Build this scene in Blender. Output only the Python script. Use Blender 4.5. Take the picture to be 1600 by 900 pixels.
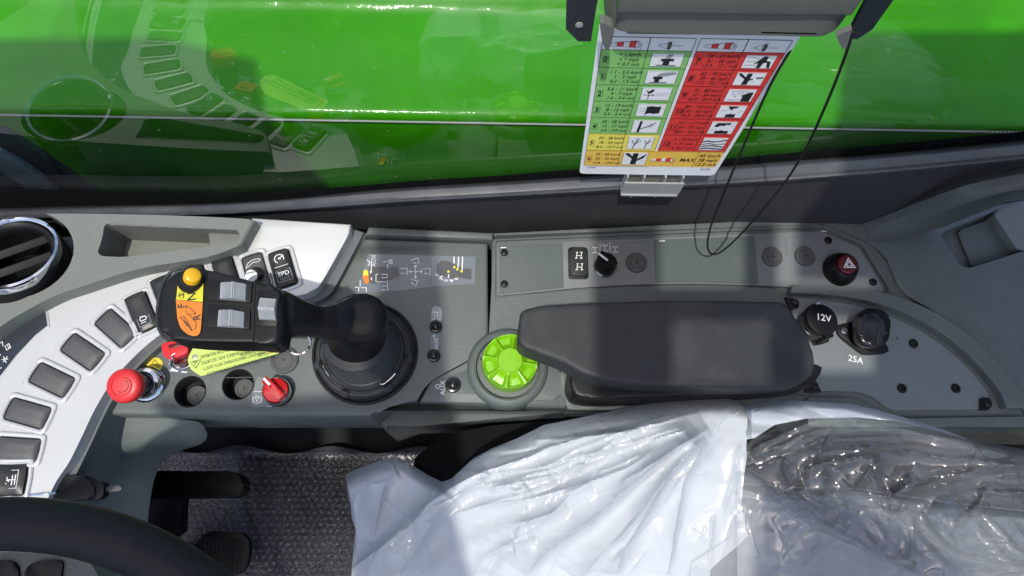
import bpy, bmesh, math, random
import numpy as np
from mathutils import Vector, Matrix, noise
for o in list(bpy.data.objects): bpy.data.objects.remove(o)
S = bpy.context.scene
COL = S.collection
random.seed(7)

# ---------------------------------------------------------------- camera, sky, sun, exposure
FPX, CAMH = 1110.0, 0.8                      # focal length in photo pixels, height above the console top (m)
RC = Matrix(((0.99946748, -0.00987868, -0.03109942),
             (0.0, 0.95307255, -0.30274197),
             (0.03263069, 0.30258075, 0.95256502)))
cam = bpy.data.cameras.new('camera'); cam_o = bpy.data.objects.new('camera', cam); COL.objects.link(cam_o)
cam_o.matrix_world = Matrix.Translation((0, 0, CAMH)) @ RC.to_4x4()
cam.sensor_width = 36.0; cam.lens = FPX / 1600 * 36.0; cam.clip_start = 0.02; cam.clip_end = 100
S.camera = cam_o
SUN = Vector((0.13, 0.31, -1.0)).normalized()          # direction the sunlight travels
w = bpy.data.worlds.new('World'); S.world = w; w.use_nodes = True
nt = w.node_tree; bg = nt.nodes['Background']
sky = nt.nodes.new('ShaderNodeTexSky'); sky.sky_type = 'NISHITA'; sky.sun_disc = False
el = math.asin(-SUN.z); sky.sun_elevation = el
sky.air_density = .75; sky.dust_density = 2.5; sky.ozone_density = .5
sky.sun_rotation = math.atan2(-SUN.x, -SUN.y)
nt.links.new(sky.outputs[0], bg.inputs[0]); bg.inputs[1].default_value = 0.15
sl = bpy.data.lights.new('sun', 'SUN'); sl.energy = 2.05; sl.angle = math.radians(0.9); sl.color = (1.0, 0.955, 0.88)
so = bpy.data.objects.new('sun', sl); COL.objects.link(so); so.rotation_euler = SUN.to_track_quat('-Z', 'Y').to_euler()
V = S.view_settings; V.view_transform = 'Standard'; V.look = 'None'; V.exposure = 0.6; V.gamma = 1.0; V.use_curve_mapping = False
S.cycles.transparent_max_bounces = 24; S.cycles.max_bounces = 10
S.cycles.caustics_reflective = False; S.cycles.caustics_refractive = False

# ---------------------------------------------------------------- measuring helpers
EYE = Vector((0, 0, CAMH))
def ray(x, y): return RC @ Vector((x - 800.0, 450.0 - y, -FPX))
def P(x, y, z=0.0):                                     # photo pixel -> point on the level plane z
    d = ray(x, y); return EYE + d * ((z - CAMH) / d.z)
def PY(x, y, Y):                                        # photo pixel -> point on the upright plane y = Y
    d = ray(x, y); return EYE + d * (Y / d.y)
GN = Vector((0.03300874, 0.98299437, -0.18064466)); GD = 0.486084
def PG(x, y, off=0.0):                                  # photo pixel -> point on the window plane
    d = ray(x, y); return EYE + d * ((GD + off) / d.dot(GN))
def PS(pts, z=0.0): return [P(x, y, z) for x, y in pts]
def crom(pts, n=6, closed=False):                       # smooth curve through points
    m = len(pts); out = []
    pts = [Vector(p) for p in pts]
    for i in range(m if closed else m - 1):
        p1, p2 = pts[i], pts[(i + 1) % m]
        p0 = pts[i - 1] if (closed or i > 0) else p1
        p3 = pts[(i + 2) % m] if (closed or i + 2 < m) else p2
        for k in range(n):
            t = k / n
            out.append(0.5 * ((2 * p1) + (p2 - p0) * t + (2 * p0 - 5 * p1 + 4 * p2 - p3) * t * t + (3 * p1 - p0 - 3 * p2 + p3) * t ** 3))
    if not closed: out.append(pts[-1])
    return out
def rounded(pts, r, n=5):                               # polygon with rounded corners
    out = []; m = len(pts)
    for i in range(m):
        p = Vector(pts[i]); a = Vector(pts[i - 1]) - p; b = Vector(pts[(i + 1) % m]) - p
        rr = r[i] if isinstance(r, (list, tuple)) else r
        d = min(rr, a.length * .45, b.length * .45)
        if d < 1e-5: out.append(p); continue
        A = p + a.normalized() * d; B = p + b.normalized() * d
        for k in range(n + 1):
            t = k / n; out.append(A * (1 - t) ** 2 + p * 2 * t * (1 - t) + B * t * t)
    return out

# ---------------------------------------------------------------- objects
TINV = {}
def props(o, label=None, cat=None, group=None, kind=None):
    if label: o['label'] = label
    if cat: o['category'] = cat
    if group: o['group'] = group
    if kind: o['kind'] = kind
    return o
def thing(name, label, cat, loc=(0, 0, 0), group=None):
    o = bpy.data.objects.new(name, None); COL.objects.link(o); o.location = loc; o.empty_display_size = .02
    TINV[o.name] = Matrix.Translation(-Vector(loc))
    return props(o, label, cat, group)
def link(name, me, mat, parent=None):
    o = bpy.data.objects.new(name, me); COL.objects.link(o)
    if mat is not None and len(me.materials) == 0: me.materials.append(MT[mat] if isinstance(mat, str) else mat)
    if parent is not None:
        o.parent = parent
        if parent.name in TINV: o.matrix_parent_inverse = TINV[parent.name]
    return o
def build(name, bm, mat, parent=None, smooth=True, ang=40):
    bmesh.ops.recalc_face_normals(bm, faces=bm.faces[:])
    me = bpy.data.meshes.new(name); bm.to_mesh(me); bm.free()
    if smooth:
        me.polygons.foreach_set('use_smooth', [True] * len(me.polygons))
        me.set_sharp_from_angle(angle=math.radians(ang))
    return link(name, me, mat, parent)
def raw(name, vs, fs, mat, parent=None, smooth=True, ang=40):
    me = bpy.data.meshes.new(name); me.from_pydata([tuple(v) for v in vs], [], fs); me.update()
    if smooth:
        me.polygons.foreach_set('use_smooth', [True] * len(me.polygons))
        me.set_sharp_from_angle(angle=math.radians(ang))
    return link(name, me, mat, parent)
def add_prism(bm, poly, z0, z1, bev=0.0, seg=3, both=False, M=None):
    """upright prism over a closed outline (its x, y), with rounded top edges"""
    n = len(poly)
    a = sum(poly[i][0] * poly[(i + 1) % n][1] - poly[(i + 1) % n][0] * poly[i][1] for i in range(n))
    if a < 0: poly = poly[::-1]
    lo = [bm.verts.new((p[0], p[1], z0)) for p in poly]; hi = [bm.verts.new((p[0], p[1], z1)) for p in poly]
    top = bm.faces.new(hi); bot = bm.faces.new(lo[::-1]); fs = [top, bot]
    for i in range(n): fs.append(bm.faces.new((lo[i], lo[(i + 1) % n], hi[(i + 1) % n], hi[i])))
    vs = lo + hi
    if bev > 0:
        ed = list(top.edges) + (list(bot.edges) if both else [])
        r = bmesh.ops.bevel(bm, geom=ed, offset=bev, segments=seg, profile=.5, affect='EDGES', clamp_overlap=True)
        vs = list({v for f in fs if f.is_valid for v in f.verts} | {v for v in r['verts']})
    if M is not None: bmesh.ops.transform(bm, matrix=M, verts=[v for v in vs if v.is_valid])
    return bm
def prism(name, poly, z0, z1, mat, parent=None, bev=.0015, seg=3, both=False, M=None, ang=40):
    bm = bmesh.new(); add_prism(bm, poly, z0, z1, bev, seg, both, M); return build(name, bm, mat, parent, ang=ang)
def circ(c, r, n=28, ry=None, a0=0): return [Vector((c[0] + r * math.cos(a0 + 2 * math.pi * i / n), c[1] + (ry or r) * math.sin(a0 + 2 * math.pi * i / n), 0)) for i in range(n)]
def add_lathe(bm, prof, M=Matrix(), n=32):
    rings = []
    for r, z in prof:
        if r < 1e-6: rings.append([bm.verts.new(M @ Vector((0, 0, z)))])
        else: rings.append([bm.verts.new(M @ Vector((r * math.cos(2 * math.pi * k / n), r * math.sin(2 * math.pi * k / n), z))) for k in range(n)])
    for a, b in zip(rings, rings[1:]):
        for k in range(n):
            k2 = (k + 1) % n
            if len(a) == 1 and len(b) == 1: continue
            if len(a) == 1: bm.faces.new((a[0], b[k], b[k2]))
            elif len(b) == 1: bm.faces.new((a[k], a[k2], b[0]))
            else: bm.faces.new((a[k], a[k2], b[k2], b[k]))
    return bm
def lathe(name, prof, c, mat, parent=None, n=32, M=None, ang=35):
    bm = bmesh.new(); add_lathe(bm, prof, (Matrix.Translation(c) @ (M or Matrix())), n); return build(name, bm, mat, parent, ang=ang)
def add_tube(bm, pts, r, seg=8, caps=True):
    pts = [Vector(p) for p in pts]; n = len(pts); up = None; rings = []
    for i, p in enumerate(pts):
        t = (pts[min(i + 1, n - 1)] - pts[max(i - 1, 0)]).normalized()
        if up is None: up = t.orthogonal().normalized()
        up = (up - t * up.dot(t)).normalized(); s = t.cross(up)
        rr = r[i] if isinstance(r, (list, tuple)) else r
        rings.append([bm.verts.new(p + (up * math.cos(2 * math.pi * k / seg) + s * math.sin(2 * math.pi * k / seg)) * rr) for k in range(seg)])
    for a, b in zip(rings, rings[1:]):
        for k in range(seg): bm.faces.new((a[k], a[(k + 1) % seg], b[(k + 1) % seg], b[k]))
    if caps: bm.faces.new(rings[0][::-1]); bm.faces.new(rings[-1])
    return bm
def tube(name, pts, r, mat, parent=None, seg=8):
    bm = bmesh.new(); add_tube(bm, pts, r, seg); return build(name, bm, mat, parent, ang=60)
def ribbon(name, rows, mat, parent=None, thick=0.0, ang=50):
    """surface through rows of points (all rows the same length)"""
    vs = [p for r in rows for p in r]; n = len(rows[0]); fs = []
    for j in range(len(rows) - 1):
        for i in range(n - 1): fs.append((j * n + i, j * n + i + 1, (j + 1) * n + i + 1, (j + 1) * n + i))
    bm = bmesh.new(); bv = [bm.verts.new(v) for v in vs]
    for f in fs: bm.faces.new([bv[i] for i in f])
    if thick: bmesh.ops.solidify(bm, geom=bm.faces[:], thickness=thick)
    return build(name, bm, mat, parent, ang=ang)
def add_strokes(bm, lines, w, up=Vector((0, 0, 1)), lift=0.0):
    for pts in lines:
        pts = [Vector(p) for p in pts]; n = len(pts)
        L = []; Rr = []
        for i, p in enumerate(pts):
            t = (pts[min(i + 1, n - 1)] - pts[max(i - 1, 0)])
            if n > 2 and (pts[0] - pts[-1]).length < 1e-6 and i in (0, n - 1): t = pts[1] - pts[-2]
            s = t.normalized().cross(up).normalized() * w / 2
            if 0 < i < n - 1:
                a = (pts[i] - pts[i - 1]).normalized(); b = (pts[i + 1] - pts[i]).normalized()
                s /= max(.5, math.sqrt(max(0, (1 + a.dot(b)) / 2)))
            L.append(bm.verts.new(p + s + up * lift)); Rr.append(bm.verts.new(p - s + up * lift))
        for i in range(n - 1): bm.faces.new((L[i], Rr[i], Rr[i + 1], L[i + 1]))
    return bm
def strokes(name, lines, w, mat, parent=None, z=None, lift=.0004):
    """flat printed lines; lines are photo pixels on plane z"""
    if z is not None: lines = [[P(x, y, z) for x, y in l] for l in lines]
    bm = bmesh.new(); add_strokes(bm, lines, w, lift=lift); return build(name, bm, mat, parent, smooth=False)
def flat(name, poly, mat, parent=None, thick=.0004, n=Vector((0, 0, 1))):
    """thin printed patch or plate: outline in space, thickness along n"""
    bm = bmesh.new(); a = [bm.verts.new(p) for p in poly]; b = [bm.verts.new(Vector(p) + n * thick) for p in poly]; m = len(poly)
    bm.faces.new(b); bm.faces.new(a[::-1])
    for i in range(m): bm.faces.new((a[i], a[(i + 1) % m], b[(i + 1) % m], b[i]))
    return build(name, bm, mat, parent, smooth=False)
def text(name, s, o, xd, yd, size, mat, parent=None, shear=0.0, bold=0.0, align='CENTER', width=None, sxk=1.0):
    cu = bpy.data.curves.new(name, 'FONT'); cu.body = s; cu.size = 1.0; cu.align_x = align; cu.align_y = 'CENTER'; cu.shear = shear; cu.offset = bold; cu.resolution_u = 2; cu.space_line = 1.0
    ob = bpy.data.objects.new(name, cu); COL.objects.link(ob)
    me = bpy.data.meshes.new_from_object(ob); bpy.data.objects.remove(ob); bpy.data.curves.remove(cu)
    xd = Vector(xd).normalized(); yd = Vector(yd); yd = (yd - xd * yd.dot(xd)).normalized()
    sx = size * sxk
    if width and len(me.vertices):
        xs = [v.co.x for v in me.vertices]; sx = width / max(1e-6, max(xs) - min(xs))
    M = Matrix.Translation(o) @ Matrix((xd, yd, xd.cross(yd))).transposed().to_4x4() @ Matrix.Diagonal((sx, size, 1, 1))
    me.transform(M); return link(name, me, mat, parent)
def cut(o, cutters):
    for c in cutters:
        m = o.modifiers.new('cut', 'BOOLEAN'); m.operation = 'DIFFERENCE'; m.object = c; m.solver = 'EXACT'
    bpy.context.view_layer.update()
    dg = bpy.context.evaluated_depsgraph_get(); me = bpy.data.meshes.new_from_object(o.evaluated_get(dg)); o.modifiers.clear(); old = o.data; o.data = me
    me.polygons.foreach_set('use_smooth', [True] * len(me.polygons)); me.set_sharp_from_angle(angle=math.radians(32))
    for c in cutters: bpy.data.objects.remove(c)
    return o
def cutter(poly, z0, z1, bev=0):
    bm = bmesh.new(); add_prism(bm, poly, z0, z1, bev, both=bev > 0); return build('cutter', bm, None)
def softened(o, voxel=.002, it=8):
    m = o.modifiers.new('blend', 'REMESH'); m.mode = 'VOXEL'; m.voxel_size = voxel; m.use_smooth_shade = True
    m = o.modifiers.new('soften', 'SMOOTH'); m.iterations = it; m.factor = .5; return o
def copy_part(o, parent, M=None):
    c = o.copy(); COL.objects.link(c); c.parent = parent
    c.matrix_parent_inverse = TINV.get(parent.name, Matrix())
    if M is not None: c.matrix_basis = M @ o.matrix_basis
    return c

# ---------------------------------------------------------------- materials
MT = {}
def mat(name, col, rough=.5, metal=0.0, spec=.5, var=.12, vs=60., bump=.0, bs=900., coat=0.0, dust=.0, cr=.05):
    m = bpy.data.materials.new(name); m.use_nodes = True; MT[name] = m; t = m.node_tree; N = t.nodes; b = N['Principled BSDF']
    b.inputs['Roughness'].default_value = rough; b.inputs['Metallic'].default_value = metal; b.inputs['Specular IOR Level'].default_value = spec
    b.inputs['Coat Weight'].default_value = coat; b.inputs['Coat Roughness'].default_value = cr
    tc = N.new('ShaderNodeTexCoord')
    n1 = N.new('ShaderNodeTexNoise'); n1.inputs['Scale'].default_value = vs; n1.inputs['Detail'].default_value = 6; n1.inputs['Roughness'].default_value = .65
    t.links.new(tc.outputs['Object'], n1.inputs['Vector'])
    mx = N.new('ShaderNodeMix'); mx.data_type = 'RGBA'; c = Vector(col)
    mr = N.new('ShaderNodeMapRange'); mr.inputs[1].default_value = .3; mr.inputs[2].default_value = .7
    t.links.new(n1.outputs['Fac'], mr.inputs[0]); t.links.new(mr.outputs[0], mx.inputs['Factor'])
    mx.inputs['A'].default_value = (*(c * (1 - var)), 1); mx.inputs['B'].default_value = (*(c * (1 + var)), 1)
    n4 = N.new('ShaderNodeTexNoise'); n4.inputs['Scale'].default_value = 11; n4.inputs['Detail'].default_value = 7; n4.inputs['Roughness'].default_value = .72   # handling marks and dust
    t.links.new(tc.outputs['Object'], n4.inputs['Vector']); m4 = N.new('ShaderNodeMapRange'); m4.inputs[1].default_value = .48; m4.inputs[2].default_value = .8; m4.inputs[4].default_value = dust; t.links.new(n4.outputs['Fac'], m4.inputs[0])
    md = N.new('ShaderNodeMix'); md.data_type = 'RGBA'; t.links.new(m4.outputs[0], md.inputs['Factor']); t.links.new(mx.outputs['Result'], md.inputs['A']); md.inputs['B'].default_value = (.36, .36, .33, 1)
    t.links.new(md.outputs['Result'], b.inputs['Base Color'])
    rr = N.new('ShaderNodeMapRange'); rr.inputs[3].default_value = rough * .85; rr.inputs[4].default_value = min(1, rough * 1.18)
    n3 = N.new('ShaderNodeTexNoise'); n3.inputs['Scale'].default_value = 22; n3.inputs['Detail'].default_value = 5
    t.links.new(tc.outputs['Object'], n3.inputs['Vector']); t.links.new(n3.outputs['Fac'], rr.inputs[0]); t.links.new(rr.outputs[0], b.inputs['Roughness'])
    if bump:
        n2 = N.new('ShaderNodeTexNoise'); n2.inputs['Scale'].default_value = bs; n2.inputs['Detail'].default_value = 2
        t.links.new(tc.outputs['Object'], n2.inputs['Vector'])
        bp = N.new('ShaderNodeBump'); bp.inputs['Strength'].default_value = bump; bp.inputs['Distance'].default_value = .0006
        t.links.new(n2.outputs['Fac'], bp.inputs['Height']); t.links.new(bp.outputs[0], b.inputs['Normal'])
    return m
mat('console_grey', (.108, .13, .121), dust=0.16, rough=.48, var=.16, vs=420, bump=.55, bs=700)
mat('dash_grey', (.16, .178, .158), dust=0.14, rough=.55, var=.12, vs=420, bump=.5, bs=700)
mat('plate_grey', (.19, .213, .216), dust=0.1, rough=.42, metal=.15, var=.07, vs=900, bump=.12, bs=1500)
mat('plate_cover', (.085, .108, .102), dust=0.12, rough=.42, var=.10, vs=700, bump=.3, bs=1200)
mat('trim_grey', (.105, .125, .122), dust=0.12, rough=.5, var=.1, vs=300, bump=.35)
mat('silver_white', (.56, .58, .57), .36, metal=.25, var=.05, vs=700, bump=.06, bs=1300)
mat('silver_edge', (.5, .52, .52), .4, metal=.2, var=.05)
mat('side_trim', (.115, .135, .14), dust=0.15, rough=.5, var=.12, vs=500, bump=.5, bs=800)
mat('pocket_grey', (.16, .175, .165), .5, var=.12, vs=500, bump=.5, bs=800)
mat('rubber_black', (.008, .009, .0095), spec=.3, dust=0.05, rough=.55, var=.25, bump=.25, bs=900)
mat('black_plastic', (.0055, .0062, .0066), spec=.3, dust=0.02, rough=.4, var=.2, bump=.15, bs=1200)
mat('black_gloss', (.012, .013, .014), dust=0.03, rough=.2, var=.2)
mat('switch_grey', (.075, .08, .078), dust=0.12, rough=.5, var=.18, vs=600, bump=.5, bs=900)
mat('switch_dark', (.022, .025, .025), spec=.3, dust=0.05, rough=.33, var=.2, bump=.1)
mat('plug_grey', (.075, .08, .08), dust=0.12, rough=.6, var=.22, vs=500, bump=.4)
mat('boot_black', (.032, .037, .038), spec=.3, dust=0.1, rough=.42, var=.2, bump=.2)
mat('armrest_dark', (.027, .031, .032), spec=.3, dust=0.09, rough=.5, var=.12, vs=500, bump=.5, bs=1000)
mat('leather_black', (.010, .0115, .012), spec=.3, dust=0.05, rough=.55, var=.2, vs=300, bump=.8, bs=650)
mat('fabric_black', (.027, .029, .031), dust=0.06, rough=.75, var=.22, vs=500, bump=.9, bs=1200)
mat('seat_black', (.003, .0033, .004), spec=.2, rough=.85, var=.2, vs=300, bump=.5)
mat('red_plastic', (.62, .025, .03), .38, var=.06, spec=.4)
mat('dark_red', (.09, .006, .008), .3, var=.1)
mat('red_clear', (.5, .012, .015), .14, var=.1, coat=.6)
mat('yellow_plastic', (.78, .44, .012), .35, var=.06)
mat('orange_print', (.66, .2, .02), .42, var=.06)
mat('lime_print', (.6, .58, .03), .42, var=.06)
mat('lime_plastic', (.21, .5, .008), dust=0.06, rough=.33, var=.05, vs=200)
mat('tag_lime', (.58, .74, .16), .5, var=.06, vs=200)
mat('yellow_print', (.85, .68, .05), .45, var=.04)
mat('chrome', (.78, .8, .82), .07, metal=1.0, var=.02)
mat('metal', (.55, .56, .57), .28, metal=1.0, var=.06)
mat('roller_grey', (.48, .51, .53), .36, metal=.3, var=.08)
mat('white_print', (.8, .81, .8), .5, var=.03)
mat('grey_print', (.3, .32, .33), .5, var=.05)
mat('black_print', (.015, .015, .016), .5, var=.1)
mat('decal_blue', (.135, .16, .185), .4, var=.07, vs=500)
mat('decal_dark', (.06, .066, .07), .45, var=.08, vs=500)
mat('card_white', (.88, .9, .92), .4, var=.02, coat=.2, cr=.2)
mat('card_green', (.26, .6, .17), .4, var=.03, coat=.2, cr=.2)
mat('card_yellow', (.93, .82, .14), .4, var=.03, coat=.2, cr=.2)
mat('card_amber', (.9, .58, .1), .4, var=.03, coat=.2, cr=.2)
mat('card_red', (.78, .05, .045), .4, var=.03, coat=.2, cr=.2)
mat('holder_grey', (.13, .14, .125), dust=0.1, rough=.45, var=.08, vs=300, bump=.25)
mat('clip_grey', (.3, .315, .3), .42, var=.06)
mat('bracket_navy', (.012, .018, .024), .4, var=.1)
mat('sill_rubber', (.06, .066, .07), dust=0.12, rough=.33, var=.18, vs=40, bump=.15, bs=500)
mat('frit_black', (.005, .006, .006), .25, var=.1)
mat('screen_dark', (.02, .026, .034), .08, var=.15, vs=20, coat=.5)
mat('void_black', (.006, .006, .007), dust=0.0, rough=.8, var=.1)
mat('carpet_black', (.014, .015, .017), .9, var=.35, vs=250, bump=1.0, bs=500)
mat('seat_grey', (.05, .055, .065), .7, var=.25, vs=120, bump=.6)
mat('pale_blue', (.2, .3, .36), .4, var=.08)

def green_paint():
    m = mat('green_paint', (.04, .3, .0004), dust=0.02, rough=.36, var=.14, vs=5, spec=.15, coat=.35, cr=.06); t = m.node_tree; N = t.nodes; b = N['Principled BSDF']
    tc = N.new('ShaderNodeTexCoord'); n = N.new('ShaderNodeTexNoise'); n.inputs['Scale'].default_value = 190; n.inputs['Detail'].default_value = 3
    t.links.new(tc.outputs['Object'], n.inputs['Vector']); bp = N.new('ShaderNodeBump'); bp.inputs['Strength'].default_value = .25; bp.inputs['Distance'].default_value = .001
    nb = N.new('ShaderNodeTexNoise'); nb.inputs['Scale'].default_value = 7; nb.inputs['Detail'].default_value = 2; t.links.new(tc.outputs['Object'], nb.inputs['Vector']); b2 = N.new('ShaderNodeBump'); b2.inputs['Strength'].default_value = .35; b2.inputs['Distance'].default_value = .02; t.links.new(nb.outputs['Fac'], b2.inputs['Height']); t.links.new(b2.outputs[0], bp.inputs['Normal'])
    t.links.new(n.outputs['Fac'], bp.inputs['Height']); t.links.new(bp.outputs[0], b.inputs['Normal']); t.links.new(bp.outputs[0], b.inputs['Coat Normal'])
green_paint()
def glass_mat(name, tint, dirt=.0, k=1.0, rough=.0):
    m = bpy.data.materials.new(name); m.use_nodes = True; MT[name] = m; t = m.node_tree; N = t.nodes
    N.remove(N['Principled BSDF']); out = N['Material Output']
    tr = N.new('ShaderNodeBsdfTransparent'); tr.inputs[0].default_value = (*tint, 1)
    gl = N.new('ShaderNodeBsdfGlossy'); gl.inputs['Roughness'].default_value = rough
    lw = N.new('ShaderNodeLayerWeight'); lw.inputs[0].default_value = .5
    pw = N.new('ShaderNodeMath'); pw.operation = 'POWER'; pw.inputs[1].default_value = 5
    ma = N.new('ShaderNodeMath'); ma.operation = 'MULTIPLY_ADD'; ma.inputs[1].default_value = .95 * k; ma.inputs[2].default_value = .045 * k
    t.links.new(lw.outputs['Facing'], pw.inputs[0]); t.links.new(pw.outputs[0], ma.inputs[0])
    mx = N.new('ShaderNodeMixShader'); t.links.new(ma.outputs[0], mx.inputs[0]); t.links.new(tr.outputs[0], mx.inputs[1]); t.links.new(gl.outputs[0], mx.inputs[2])
    last = mx
    if dirt:
        df = N.new('ShaderNodeBsdfDiffuse'); df.inputs[0].default_value = (.6, .65, .6, 1)
        tc = N.new('ShaderNodeTexCoord'); n = N.new('ShaderNodeTexNoise'); n.inputs['Scale'].default_value = 9; n.inputs['Detail'].default_value = 8; n.inputs['Roughness'].default_value = .7
        t.links.new(tc.outputs['Object'], n.inputs['Vector']); mr = N.new('ShaderNodeMapRange'); mr.inputs[1].default_value = .45; mr.inputs[2].default_value = .85; mr.inputs[4].default_value = dirt
        t.links.new(n.outputs['Fac'], mr.inputs[0]); m2 = N.new('ShaderNodeMixShader')
        vo = N.new('ShaderNodeTexVoronoi'); vo.inputs['Scale'].default_value = 75; t.links.new(tc.outputs['Object'], vo.inputs['Vector']); ms = N.new('ShaderNodeMapRange'); ms.inputs[1].default_value = .16; ms.inputs[2].default_value = .08; ms.inputs[4].default_value = 1; t.links.new(vo.outputs['Distance'], ms.inputs[0])
        gt = N.new('ShaderNodeMath'); gt.operation = 'GREATER_THAN'; gt.inputs[1].default_value = .82; sp_ = N.new('ShaderNodeSeparateColor'); t.links.new(vo.outputs['Color'], sp_.inputs[0]); t.links.new(sp_.outputs[0], gt.inputs[0])
        mm = N.new('ShaderNodeMath'); mm.operation = 'MULTIPLY'; t.links.new(ms.outputs[0], mm.inputs[0]); t.links.new(gt.outputs[0], mm.inputs[1]); m3 = N.new('ShaderNodeMath'); m3.operation = 'MULTIPLY_ADD'; m3.inputs[1].default_value = .10; t.links.new(mm.outputs[0], m3.inputs[0]); t.links.new(mr.outputs[0], m3.inputs[2]); t.links.new(m3.outputs[0], m2.inputs[0]); t.links.new(last.outputs[0], m2.inputs[1]); t.links.new(df.outputs[0], m2.inputs[2]); last = m2
    t.links.new(last.outputs[0], out.inputs[0]); return m
glass_mat('window_glass', (.93, .97, .94), dirt=.02, k=2.4)

# ================================================================ the setting: hood outside, window, sill, floor, roof bars and added shade plates
def engine_hood():
    t = thing('engine_hood', 'glossy green engine hood outside the window', 'engine hood', (0, .7, -.3))
    def ext(name, prof, matn, x0=-2.2, x1=2.6, n=40):
        xs = [x0 + (x1 - x0) * i / (n - 1) for i in range(n)]
        return ribbon(name, [[Vector((x, y, z)) for x in xs] for y, z in prof], matn, t, ang=30)
    e = PY(800, 192, .60)                                     # the crease seen through the glass
    top = [(.600, e.z + .001), (.6015, e.z + .006), (.606, e.z + .011), (.614, e.z + .0145), (.63, e.z + .017), (.66, e.z + .021), (.70, e.z + .026), (.74, e.z + .031), (.765, e.z + .0335), (.778, e.z + .036), (.788, e.z + .0405), (.798, e.z + .047), (.808, e.z + .0525), (.82, e.z + .056),
           (.84, e.z + .0595), (.856, e.z + .0635), (.868, e.z + .070), (.88, e.z + .0775), (.895, e.z + .083), (.93, e.z + .088), (1.0, e.z + .085), (1.3, e.z - .06), (1.8, e.z - .3)]
    ext('top_panel', crom([Vector((y, z, 0)) for y, z in top], 4) and [(p.x, p.y) for p in crom([Vector((y, z, 0)) for y, z in top], 4)], 'green_paint')
    ext('edge_highlight', [(.602, e.z + .0003), (.598, e.z + .0006), (.5972, e.z - .0004), (.598, e.z - .0012), (.602, e.z - .0012)], 'silver_edge')  # pale strip standing in for the bright highlight along the crease
    low = [(.603, e.z - .003), (.6, e.z - .012), (.597, e.z - .03), (.594, e.z - .06), (.592, e.z - .10), (.590, e.z - .14), (.588, e.z - .2), (.58, e.z - .4)]
    ext('side_panel', [(p.x, p.y) for p in crom([Vector((y, z, 0)) for y, z in low], 4)], 'green_paint')
engine_hood()
# flat shapes added behind the glass to imitate a reflection, low on the left
gd = thing('reflection_shapes', 'dark navy and pale curved shapes imitating a reflection in the glass, lower left', 'reflection', PY(20, 280, .45))
def pyflat(name, pts, Y, m, par, th=.006): return flat(name, [PY(x, y, Y) for x, y in pts], m, par, th, Vector((0, 1, 0)))
pyflat('reflection_dark', [(-60, 195), (12, 210), (60, 240), (110, 275), (175, 320), (-60, 330)], .47, 'bracket_navy', gd, .01)
pyflat('reflection_pale', [(-60, 228), (0, 243), (35, 262), (65, 282), (95, 312), (58, 312), (32, 288), (0, 268), (-60, 252)], .455, 'pale_blue', gd, .012)

# the window: pane, black frit band and its dots
sw = thing('side_window', 'tall leaning side window with a black dotted lower border', 'window', (0, .36, 0))
FR = [(-260, 296), (0, 294), (94, 297), (220, 301), (340, 302), (450, 297), (560, 290), (650, 282), (780, 274), (903, 264), (1060, 254), (1220, 240), (1400, 224), (1600, 205), (1900, 176)]   # upper edge of the black border
SB = [(-260, 330), (0, 327), (94, 324), (220, 321), (340, 318), (450, 311), (560, 300), (650, 293), (780, 285), (903, 277), (1060, 266), (1220, 254), (1400, 240), (1600, 221), (1900, 192)]   # where the sill rubber begins
SE = [(-260, 352), (0, 343), (94, 341), (220, 339), (340, 336), (450, 329), (560, 322), (650, 316), (780, 309), (903, 302), (1060, 293), (1220, 284), (1400, 270), (1600, 251), (1900, 224)]   # its lower edge
def cv(a, n=5): return [(p.x, p.y) for p in crom([Vector((x, y, 0)) for x, y in a], n)]
FRc, SBc, SEc = cv(FR), cv(SB), cv(SE)
lowp = [PG(x, y + 14) for x, y in FRc]
gz = 1.0
def gplane(x, z): return Vector((x, (GD - GN.x * x - GN.z * (z - CAMH)) / GN.y, z))
upp = [gplane(p.x * 1.0, gz) for p in lowp]
mid = [[l.lerp(u, k / 4) for l, u in zip(lowp, upp)] for k in range(5)]
ribbon('pane', mid, 'window_glass', sw, thick=.0)
ribbon('frit_band', [[PG(x, y, -.0006) for x, y in FRc], [PG(x, y + 30, -.0006) for x, y in SBc]], 'frit_black', sw)
# dots fading off the border
bm = bmesh.new()
acc = 0
for row, (dy, rr) in enumerate(((-2.0, .00115), (-4.6, .0009), (-6.8, .0006))):
    pts = [PG(x, y + dy, -.0008) for x, y in cv(FR, 14)]
    d = 0; nxt = .0018 if row % 2 else 0
    for a, b in zip(pts, pts[1:]):
        L = (b - a).length
        while nxt <= d + L:
            c = a.lerp(b, (nxt - d) / L); vs = [bm.verts.new(c + Vector((math.cos(k * math.pi / 3) * rr, 0, 0)) + Vector((0, .18, .983)) * math.sin(k * math.pi / 3) * rr) for k in range(6)]
            bm.faces.new(vs); nxt += .0036
        d += L
build('frit_dots', bm, 'frit_black', sw, smooth=False)['kind'] = 'stuff'

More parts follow.
